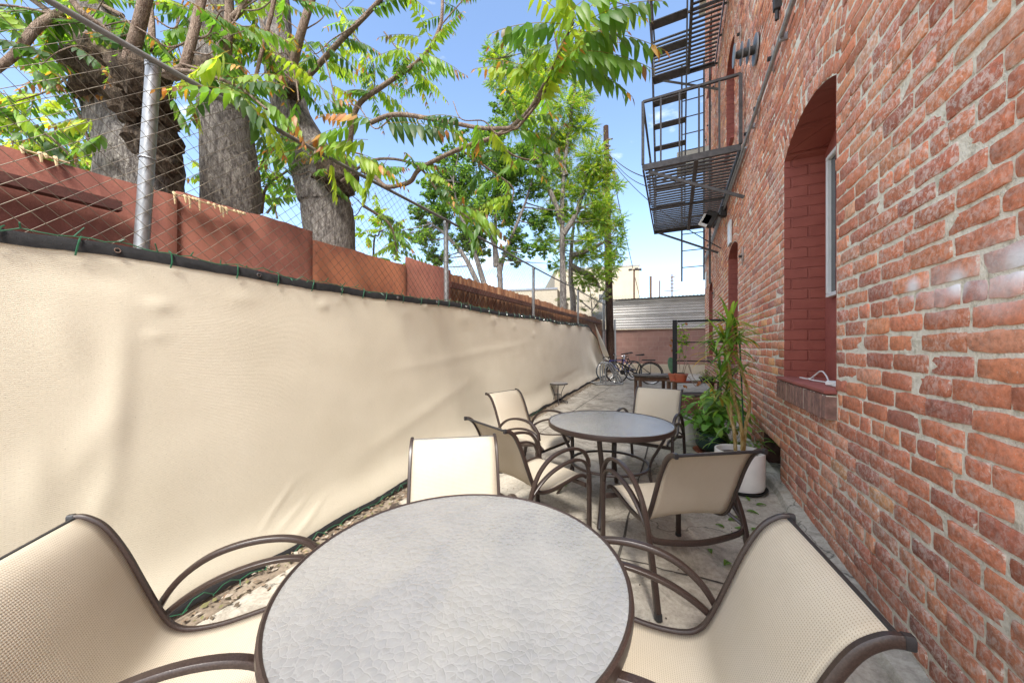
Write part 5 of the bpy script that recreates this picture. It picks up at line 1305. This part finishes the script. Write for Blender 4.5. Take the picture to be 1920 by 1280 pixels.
near_tree('thick pollarded tree trunk with a big dark burl behind the nearest fence post',
 [(266,350),(245,250),(212,160),(182,60),(155,-40)],[.285,.27,.24,.185,.14],z1,
 [(205,150,2.9,.27),(268,150,2.55,.17),(302,215,2.75,.13),(290,265,2.78,.17),(305,305,2.8,.11),(250,200,2.65,.13),(180,110,2.9,.15)],
 [dict(p=[(240,120,2.45),(258,60,2.4),(275,-10,2.35),(300,-90,2.4)],r=(.042,.032),n=0),
  dict(p=[(345,132,2.35),(360,75,2.35),(378,0,2.4),(395,-80,2.5)],r=(.030,.024),n=0),
  dict(p=[(300,130,2.45),(325,140,2.35),(345,130,2.3)],r=(.045,.032),n=0),
  dict(p=[(235,130,2.6),(180,85,2.7),(110,35,2.9),(20,-30,3.1)],r=(.035,.02),n=5,t0=.5),
  dict(p=[(285,95,2.5),(283,30,2.6),(270,-60,2.8)],r=(.022,.018),n=0),
  dict(p=[(250,110,2.6),(200,60,2.5),(150,20,2.4),(110,-40,2.4)],r=(.028,.018),n=4),
  dict(p=[(230,95,2.55),(150,48,2.5),(60,18,2.45),(-40,5,2.4)],r=(.011,.007),n=5,t0=.3),
  dict(p=[(-20,140,2.3),(30,100,2.35),(70,50,2.4),(115,25,2.5)],r=(.022,.03),n=3),
  dict(p=[(300,135,2.3),(350,133,2.2),(400,145,2.1),(450,165,2.05),(500,205,2.0)],r=(.014,.007),n=5,t0=.3,L=.4),
  dict(p=[(340,120,2.3),(385,135,2.2),(430,170,2.1)],r=(.008,.005),n=2),
  dict(p=[(180,300,2.9),(150,220,2.9),(120,150,2.9),(60,110,2.9)],r=(.012,.006),n=7,t0=.1,a=.3),
  dict(p=[(200,120,3.1),(150,130,3.0),(90,170,2.9),(30,190,2.8)],r=(.01,.005),n=7,a=.5),
  dict(p=[(160,330,3.1),(110,270,3.0),(60,240,2.9),(0,225,2.8)],r=(.01,.005),n=10,a=.25),
  dict(p=[(180,340,3.3),(120,300,3.2),(60,290,3.1),(-10,270,3.0)],r=(.01,.005),n=9,a=.1),
  dict(p=[(230,30,3.0),(150,-10,3.0),(60,-40,3.0)],r=(.02,.01),n=7,a=.15)],1,
 ((430,95,2.0,-.5,-.2,.34,.12,.35,8),(400,150,2.05,.9,-.35,.36,.12,.1,7),(440,170,2.0,.6,-.5,.34,.12,.1,7),(130,170,2.8,.6,.05,.30,.1,.95,7),(150,80,2.8,.8,-.2,.26,.09,.95,7),(60,130,2.7,.9,-.3,.3,.1,.1,8),
  (90,230,2.5,-.7,-.1,.34,.11,.3,8),(180,225,2.6,-.8,.1,.34,.11,.4,8),(200,250,2.6,-.6,-.2,.36,.12,.2,8),(80,260,2.6,.5,-.3,.34,.12,.0,8),(120,280,2.7,-.4,-.5,.34,.12,.0,8),(20,200,2.4,.5,-.3,.3,.11,0,8),(300,60,2.6,.7,.2,.36,.1,0,9),(320,180,2.5,.4,-.6,.3,.11,0,7),(350,170,2.5,.3,-.7,.3,.1,.0,7)))
near_tree('straight grey pollarded tree trunk, middle of the three behind the rusty fence',
 [(434,390),(428,290),(418,190),(404,90),(396,0),(390,-80)],[.235,.232,.222,.195,.16,.15],3.45,
 [(398,140,3.25,.14)],
 [dict(p=[(418,165,3.1),(425,90,3.0),(430,20,3.0),(425,-60,3.0)],r=(.045,.03),n=0),
  dict(p=[(425,45,3.0),(450,20,3.0),(480,-20,3.1)],r=(.03,.02),n=2),
  dict(p=[(478,150,2.6),(495,80,2.6),(510,20,2.6),(520,-40,2.6)],r=(.012,.016),n=0),
  dict(p=[(500,50,3.2),(540,100,3.0),(555,150,3.0),(560,190,2.9)],r=(.010,.006),n=3),
  dict(p=[(470,-10,3.4),(500,60,3.4),(540,130,3.3)],r=(.008,.005),n=5,a=.3),
  dict(p=[(440,60,3.7),(480,90,3.7),(500,110,3.7)],r=(.008,.005),n=5),
  dict(p=[(480,330,3.9),(500,290,3.9),(530,260,3.9),(560,300,3.9)],r=(.010,.006),n=9,a=.1),
  dict(p=[(490,400,3.9),(500,350,3.9),(540,320,3.9)],r=(.018,.010),n=7,a=.2),
  dict(p=[(350,-20,3.6),(330,60,3.6),(350,140,3.6)],r=(.008,.005),n=6,a=.1),
  dict(p=[(440,-10,3.2),(480,40,3.2),(470,90,3.2)],r=(.008,.005),n=7,a=.2)],2,
 ((500,195,2.6,.5,-.4,.36,.11,.5,8),(540,190,2.5,.2,-.4,.34,.11,.95,8),(470,175,2.3,.7,-.3,.34,.12,.1,7),(560,280,2.6,-.6,-.1,.34,.11,.1,8)))
near_tree('pollarded tree with a broad knotted shoulder, rightmost of three behind the rusty fence',
 [(618,440),(612,380),(585,300),(548,210),(525,110),(515,20),(512,-70)],[.27,.29,.27,.20,.165,.155,.15],4.1,
 [(632,335,3.95,.22),(548,165,3.8,.12)],
 [dict(p=[(560,160,3.6),(590,130,3.5),(640,75,3.3),(690,25,3.1),(740,-30,3.0)],r=(.032,.016),n=5,t0=.45),
  dict(p=[(550,120,3.7),(565,60,3.6),(590,-20,3.6)],r=(.045,.035),n=0),
  dict(p=[(655,270,3.7),(670,200,3.6),(720,160,3.5),(790,110,3.4),(825,50,3.4),(830,-20,3.4)],r=(.030,.014),n=8,t0=.3,a=.2),
  dict(p=[(690,232,3.0),(740,215,2.8),(820,225,2.6),(900,240,2.5),(970,240,2.4)],r=(.020,.012),n=3,t0=.1,L=.35),
  dict(p=[(757,346,3.2),(772,338,3.15),(790,315,3.0),(860,280,2.8),(930,255,2.6),(985,215,2.4),(1020,160,2.2),(1050,95,2.1),(1075,40,2.0)],r=(.022,.010),n=8,t0=.55,L=.42,a=.12),
  dict(p=[(970,240,2.4),(1010,190,2.3),(1045,120,2.2),(1040,60,2.2)],r=(.011,.006),n=6,t0=.3),
  dict(p=[(680,320,3.4),(700,330,3.3),(725,350,3.2),(760,345,3.2)],r=(.022,.018),n=0),
  dict(p=[(640,340,3.4),(700,300,3.2),(780,310,3.0),(830,370,3.0),(880,410,3.0)],r=(.014,.007),n=6,t0=.4,a=.2),
  dict(p=[(500,230,3.0),(560,265,2.9),(620,275,2.8),(680,290,2.8)],r=(.012,.007),n=6,a=.25),
  dict(p=[(640,250,3.3),(620,150,3.4),(600,80,3.4)],r=(.008,.004),n=4,a=.2),
  dict(p=[(930,262,2.6),(960,290,2.7),(1000,300,2.8),(1020,285,2.8)],r=(.009,.005),n=4),
  dict(p=[(870,285,2.9),(920,320,3.1),(960,350,3.2),(960,380,3.2)],r=(.010,.005),n=4,a=.2),
  dict(p=[(680,385,4.2),(730,420,4.3),(745,470,4.4)],r=(.020,.009),n=7,a=.2),
  dict(p=[(560,60,4.2),(600,110,4.2),(640,130,4.2)],r=(.008,.005),n=9,a=.15),
  dict(p=[(660,60,4.0),(700,120,4.0),(700,190,4.0)],r=(.008,.005),n=11,a=.12),
  dict(p=[(720,60,4.0),(760,110,4.0),(800,150,4.0)],r=(.008,.005),n=8,a=.25)],3,
 ((1085,60,1.9,.9,.05,.50,.14,.12,11),(1075,95,1.9,1.0,.02,.48,.13,.08,11),(1060,110,2.0,.9,-.25,.46,.125,.15,10),(1050,45,1.95,-.9,.1,.40,.12,.1,9),(1070,20,1.8,.6,.5,.42,.13,0,9),
  (1040,75,2.0,-.7,-.4,.4,.12,0,9),(1000,140,2.3,-.8,.3,.4,.11,.1,9),(1080,30,1.9,-.3,.7,.4,.13,0,9),(1100,40,1.8,.8,.45,.42,.13,.0,9),
  (720,232,2.3,1.0,.12,.52,.13,.25,10),(700,225,2.5,-.9,.35,.42,.115,.9,9),(690,262,2.6,-.8,.05,.44,.12,.35,9),(660,235,2.6,-.9,-.1,.42,.12,.8,9),(660,290,2.6,.8,-.15,.34,.11,.5,8),(560,270,2.7,-.6,.25,.36,.12,.1,8),
  (600,200,2.9,.2,.1,.3,.1,.95,7),(700,300,2.7,-.2,-.6,.34,.12,.05,8),(780,100,3.0,1,-.1,.4,.10,.25,9),(800,120,3.2,.9,-.05,.40,.1,.3,9),(790,70,3.2,-.8,.2,.4,.1,.1,9),(740,180,3.3,.3,-.7,.34,.1,0,9),(760,90,3.2,-.9,-.1,.4,.1,.0,9),
  (1010,60,2.6,-.9,.0,.40,.11,.2,9),(960,70,3.0,.5,-.3,.34,.09,.2,9),(850,400,3.0,.7,-.6,.38,.12,.1,9),(900,410,2.9,-.2,-.6,.36,.12,.05,8),(880,390,2.9,.8,-.4,.42,.12,.1,9),(620,300,2.7,.1,-.6,.32,.12,.0,7),(640,310,2.7,.6,-.5,.32,.12,.0,7)))
# --- background trees
def cluster_leaves(acc,centre,rad,num,size,pal,flat=.8,aut=0):
    V,Q,C,T=acc; c=Vector(centre)
    for i in range(num):
        d=Vector((random.gauss(0,1),random.gauss(0,1),random.gauss(0,1))); d.normalize(); p=c+Vector((d.x*rad,d.y*rad,d.z*rad*flat))*random.random()**.5
        a=Vector((random.gauss(0,1),random.gauss(0,1),random.gauss(0,.5))).normalized(); b_=a.cross(Vector((random.gauss(0,1),random.gauss(0,1),random.gauss(0,1))));
        if b_.length<.1: continue
        b_.normalize(); s_=size*random.uniform(.6,1.3); o=len(V); V+=[p-a*s_,p-b_*s_*.42,p+a*s_,p+b_*s_*.42]; Q.append((o,o+1,o+2,o+3)); cl=jit(random.choice(AUT) if random.random()<aut else random.choice(pal),.2); C+=[cl]*4
def bg_tree(name,lb,z,stems,clusters,lsize,pal,dens,aut=0,pin=False,group=None,cat='tree',sr=.09):
    base=P(stems[0][0][0],stems[0][0][1],z); g=gz(base.y); t=empty(name,(base.x,base.y,g),0,lb,cat,group); o0=Vector((base.x,base.y,g)); b=MB()
    sp_=[]
    for st_ in stems:
        pts=[P(q[0],q[1],z+(q[2] if len(q)>2 else 0))-o0 for q in st_]
        if st_ is stems[0] : pts=[Vector((pts[0].x,pts[0].y,-.05))]+pts
        k=sr*random.uniform(.7,1.0) if st_ is not stems[0] else sr
        b=MB(); sp_.append(branch(b,pts,k,k*.3,8)); b.build('trunk' if st_ is stems[0] else 'limb',M['bark'],t)
    acc=newacc(); tw=MB()
    if len(clusters)>10: clusters=clusters+[(q[0]+random.gauss(0,q[2]*.9),q[1]+random.gauss(0,q[2]*.8),q[2]*random.uniform(.4,.7),q[3]+random.uniform(-.4,.4)) for q in clusters]
    for (px,py,rpx,dz) in clusters:
        if tw.v: tw.build('twig',M['bark'],t); tw=MB()
        rad=rpx*z/F; c=P(px,py,z+dz)-o0
        allp=[q for s_ in sp_ for q in s_]; nearest=min(allp,key=lambda q:(q-c).length+max(0,(q.z-c.z))*1.0)
        mid=nearest.lerp(c,.5)+Vector((0,0,-.06*rad)); tw.tube([nearest,mid,c],[.022,.014,.006],5)
        num=int(dens*rpx*rpx)
        if pin:
            for i in range(num):
                d=Vector((random.gauss(0,1),random.gauss(0,1),random.gauss(0,.7))).normalized(); p=c+d*rad*random.uniform(.05,.75); pinnate(acc,p,d+Vector((0,0,.2)),rad*random.uniform(.35,.6)+.12,7,lsize,lsize*.36,.6,aut,pal)
        else:
            for k in range(max(3,num//40)):
                d=Vector((random.gauss(0,1),random.gauss(0,1),random.gauss(0,1))).normalized(); sc_=c+d*rad*random.uniform(.2,.95); cluster_leaves(acc,sc_,rad*random.uniform(.18,.34),40,lsize,pal,.7,aut)
                if k%2==0: tw.tube([c,sc_],[.008,.003],4)
    if tw.v: tw.build('twig',M['bark'],t); build_leaves(acc,'crown',t); return t
random.seed(21)
OAK=[(.045,.10,.028),(.07,.15,.03),(.10,.20,.035),(.14,.25,.04),(.03,.07,.022),(.18,.28,.05)]
bg_tree('bushy_tree','multi stemmed bushy green tree with small dark leaves beyond the chain link fence',9.5,
 [[(938,545),(935,500),(925,455),(905,410),(900,360)],[(935,520),(945,480),(965,430),(985,380),(1000,330)],[(930,500),(928,450),(930,400),(935,330)],[(910,540),(895,490),(880,440),(860,395),(850,340)],[(900,540),(870,480),(835,440),(810,420)]],
 [(870,340,48,.3),(920,300,45,-.4),(960,330,42,.3),(820,400,42,.2),(900,390,45,-.5),(960,400,38,.5),(1000,350,36,.2),(830,330,34,.4),(870,450,34,.3),(800,450,30,0),(930,250,36,.3),(980,290,36,-.3),(1010,420,32,.3),(850,290,26,.3),(900,470,26,.3),(990,470,22,0),(1020,470,22,.3),(780,400,24,.4),(830,480,24,.3),(865,255,20,.1),(850,370,36,.2),(890,440,34,.2),(930,360,36,.1),(970,450,30,.2),(810,360,28,.2),(900,270,30,.2),(950,480,24,0),(790,440,24,.2),(760,440,18,.2)],
   .046,OAK,1.25,0,False,None)
bg_tree('tree_of_heaven','tall slim tree with yellow green feathery leaves and a straight trunk near the alley end',10.5,
 [[(1056,560),(1055,500),(1054,440),(1054,380),(1060,300),(1070,220),(1080,150)],[(1054,420),(1040,380),(1020,330),(990,250),(960,170),(940,110)],[(1056,440),(1080,400),(1100,330),(1110,260)],[(1060,330),(1040,270),(1030,200)]],
 [(1060,200,34,.0),(1020,170,32,.3),(980,150,30,.4),(940,110,26,.2),(1010,230,32,-.4),(1050,270,34,.3),(1090,240,30,.2),(1110,290,30,-.3),(1070,330,32,.4),(1100,360,30,0),(1120,410,28,.2),(1080,410,26,.3),(1120,340,24,.3),(1000,120,22,.2),(1040,130,24,.2),(930,150,20,.3),(1090,180,24,.3),(1030,320,26,.1),(1100,450,22,.1),(1010,90,16,.1),(920,90,14,.1),(1000,280,30,.2),(960,230,26,.2),(1060,370,28,.3),(1130,320,22,.3),(1040,400,26,.2),(1020,450,22,.2),(1140,390,20,.2),(975,190,24,0)],
 .068,[(.13,.24,.035),(.19,.32,.04),(.25,.38,.05),(.32,.42,.055),(.09,.18,.03)],.19,.12,True,'trees of heaven behind the rusty panel fence',sr=.11)
bg_tree('tree_of_heaven','slender tree of heaven growing round the utility pole with reddish leaf tips',13.2,
 [[(1075,575),(1070,520),(1072,460),(1078,400)],[(1072,480),(1100,470),(1140,450)],[(1072,500),(1110,520),(1125,540)]],
 [(1130,380,24,0),(1150,420,20,.3),(1120,440,26,0),(1155,460,20,.2),(1100,480,26,.2),(1130,500,22,0),(1090,520,22,0),(1110,400,22,.2),(1160,440,14,0),(1145,345,16,0),(1140,480,16,0),(1050,500,20,.3),(1060,450,18,0),(1120,520,22,0),(1085,480,22,.2),(1150,500,16,0),(1165,410,14,0)],
 .068,[(.12,.23,.035),(.18,.31,.04),(.25,.38,.05),(.09,.17,.03)],.22,.15,True,'trees of heaven behind the rusty panel fence',sr=.14)
bg_tree('shrub','airy pale green shrub growing through the far end of the chain link fence',13.5,
 [[(1110,590),(1108,560),(1105,530)],[(1108,580),(1085,560),(1070,540)],[(1109,585),(1125,560),(1140,540)]],
 [(1100,545,22,0),(1075,555,22,0),(1125,540,22,0),(1115,570,20,.1),(1090,575,20,0),(1050,560,16,0),(1140,560,14,0),(1100,515,18,0),(1065,530,16,0)],
 .035,[(.16,.20,.08),(.22,.26,.10),(.12,.17,.05),(.28,.28,.14),(.1,.16,.04)],.6,.05,False,None,'shrub',.03)
bg_tree('shrub','low leafy growth sprouting behind the rusty panels left of the first trunk',3.6,
 [[(150,350),(120,300),(100,250)],[(150,340),(60,290),(10,240)],[(160,350),(180,300),(170,260)]],
 [(40,250,40,.3),(110,260,40,.2),(20,290,40,0),(90,300,36,.2),(150,290,30,0),(170,330,26,0),(60,200,30,.3)],
 .10,[(.13,.27,.03),(.20,.36,.04),(.30,.42,.05),(.38,.44,.06),(.09,.18,.03)],.010,.12,True,None,'shrub',.02)
bg_tree('shrub','low green growth behind the rusty panels between the second and third trunks',5.0,
 [[(700,480),(710,440),(720,400)],[(520,410),(510,360),(520,320)],[(500,400),(540,350)],[(745,480),(740,440)]],
 [(520,370,24,0),(505,320,20,0),(720,430,26,0),(750,450,24,0),(700,400,20,0),(740,490,18,0),(540,340,20,0),(690,440,18,0)],
 .085,[(.13,.27,.03),(.20,.36,.04),(.30,.42,.05),(.09,.18,.03)],.018,.12,True,None,'shrub',.02)
# ---------------------------------------------------------------- light
SUN_EL=52.0; sdir=Vector((.36,-.93,0)).normalized()
w=bpy.data.worlds.new('World'); sc.world=w; w.use_nodes=True; nt=w.node_tree; bg=nt.nodes['Background']
sky=nt.nodes.new('ShaderNodeTexSky'); sky.sky_type='NISHITA'; sky.sun_disc=False; sky.sun_elevation=R(SUN_EL); sky.sun_rotation=math.atan2(sdir.x,sdir.y)
sky.air_density=1.0; sky.dust_density=.7; sky.ozone_density=1.3
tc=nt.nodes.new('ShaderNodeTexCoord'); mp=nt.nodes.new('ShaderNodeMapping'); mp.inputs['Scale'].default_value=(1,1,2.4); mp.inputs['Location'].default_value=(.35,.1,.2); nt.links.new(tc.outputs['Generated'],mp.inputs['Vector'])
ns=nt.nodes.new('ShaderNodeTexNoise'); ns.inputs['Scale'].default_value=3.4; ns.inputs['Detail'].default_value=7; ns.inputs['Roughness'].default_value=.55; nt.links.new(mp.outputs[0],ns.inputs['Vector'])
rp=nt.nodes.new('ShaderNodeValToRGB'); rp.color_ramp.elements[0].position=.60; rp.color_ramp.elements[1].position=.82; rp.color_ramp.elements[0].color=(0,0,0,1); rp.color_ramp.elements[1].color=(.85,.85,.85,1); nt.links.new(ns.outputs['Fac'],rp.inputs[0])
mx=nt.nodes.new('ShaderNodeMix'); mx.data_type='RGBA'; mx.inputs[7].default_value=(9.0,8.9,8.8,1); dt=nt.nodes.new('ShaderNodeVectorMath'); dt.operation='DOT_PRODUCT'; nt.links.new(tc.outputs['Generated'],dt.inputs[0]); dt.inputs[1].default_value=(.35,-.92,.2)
mr=nt.nodes.new('ShaderNodeMapRange'); mr.inputs['From Min'].default_value=-.35; mr.inputs['From Max'].default_value=.25; mr.inputs['To Min'].default_value=0; mr.inputs['To Max'].default_value=.22; nt.links.new(dt.outputs['Value'],mr.inputs['Value'])  # thicker cloud behind the camera, added out of view as neutral fill light
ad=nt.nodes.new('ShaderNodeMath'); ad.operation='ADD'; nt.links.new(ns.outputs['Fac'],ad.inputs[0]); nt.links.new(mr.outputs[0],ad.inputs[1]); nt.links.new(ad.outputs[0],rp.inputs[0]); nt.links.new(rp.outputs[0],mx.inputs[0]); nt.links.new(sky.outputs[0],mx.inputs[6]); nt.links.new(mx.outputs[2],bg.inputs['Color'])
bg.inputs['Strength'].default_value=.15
sl=bpy.data.lights.new('sun','SUN'); sl.energy=3.0; sl.angle=R(14); sl.color=(1,.95,.87); so=bpy.data.objects.new('sun',sl); col.objects.link(so)
tosun=Vector((sdir.x*math.cos(R(SUN_EL)),sdir.y*math.cos(R(SUN_EL)),math.sin(R(SUN_EL)))); so.rotation_euler=tosun.to_track_quat('Z','Y').to_euler(); so.location=(0,0,30)
sc.view_settings.view_transform='Standard'; sc.view_settings.look='None'; sc.view_settings.exposure=1.38; sc.view_settings.gamma=1
sc.cycles.max_bounces=8; sc.cycles.diffuse_bounces=4; sc.cycles.transparent_max_bounces=8
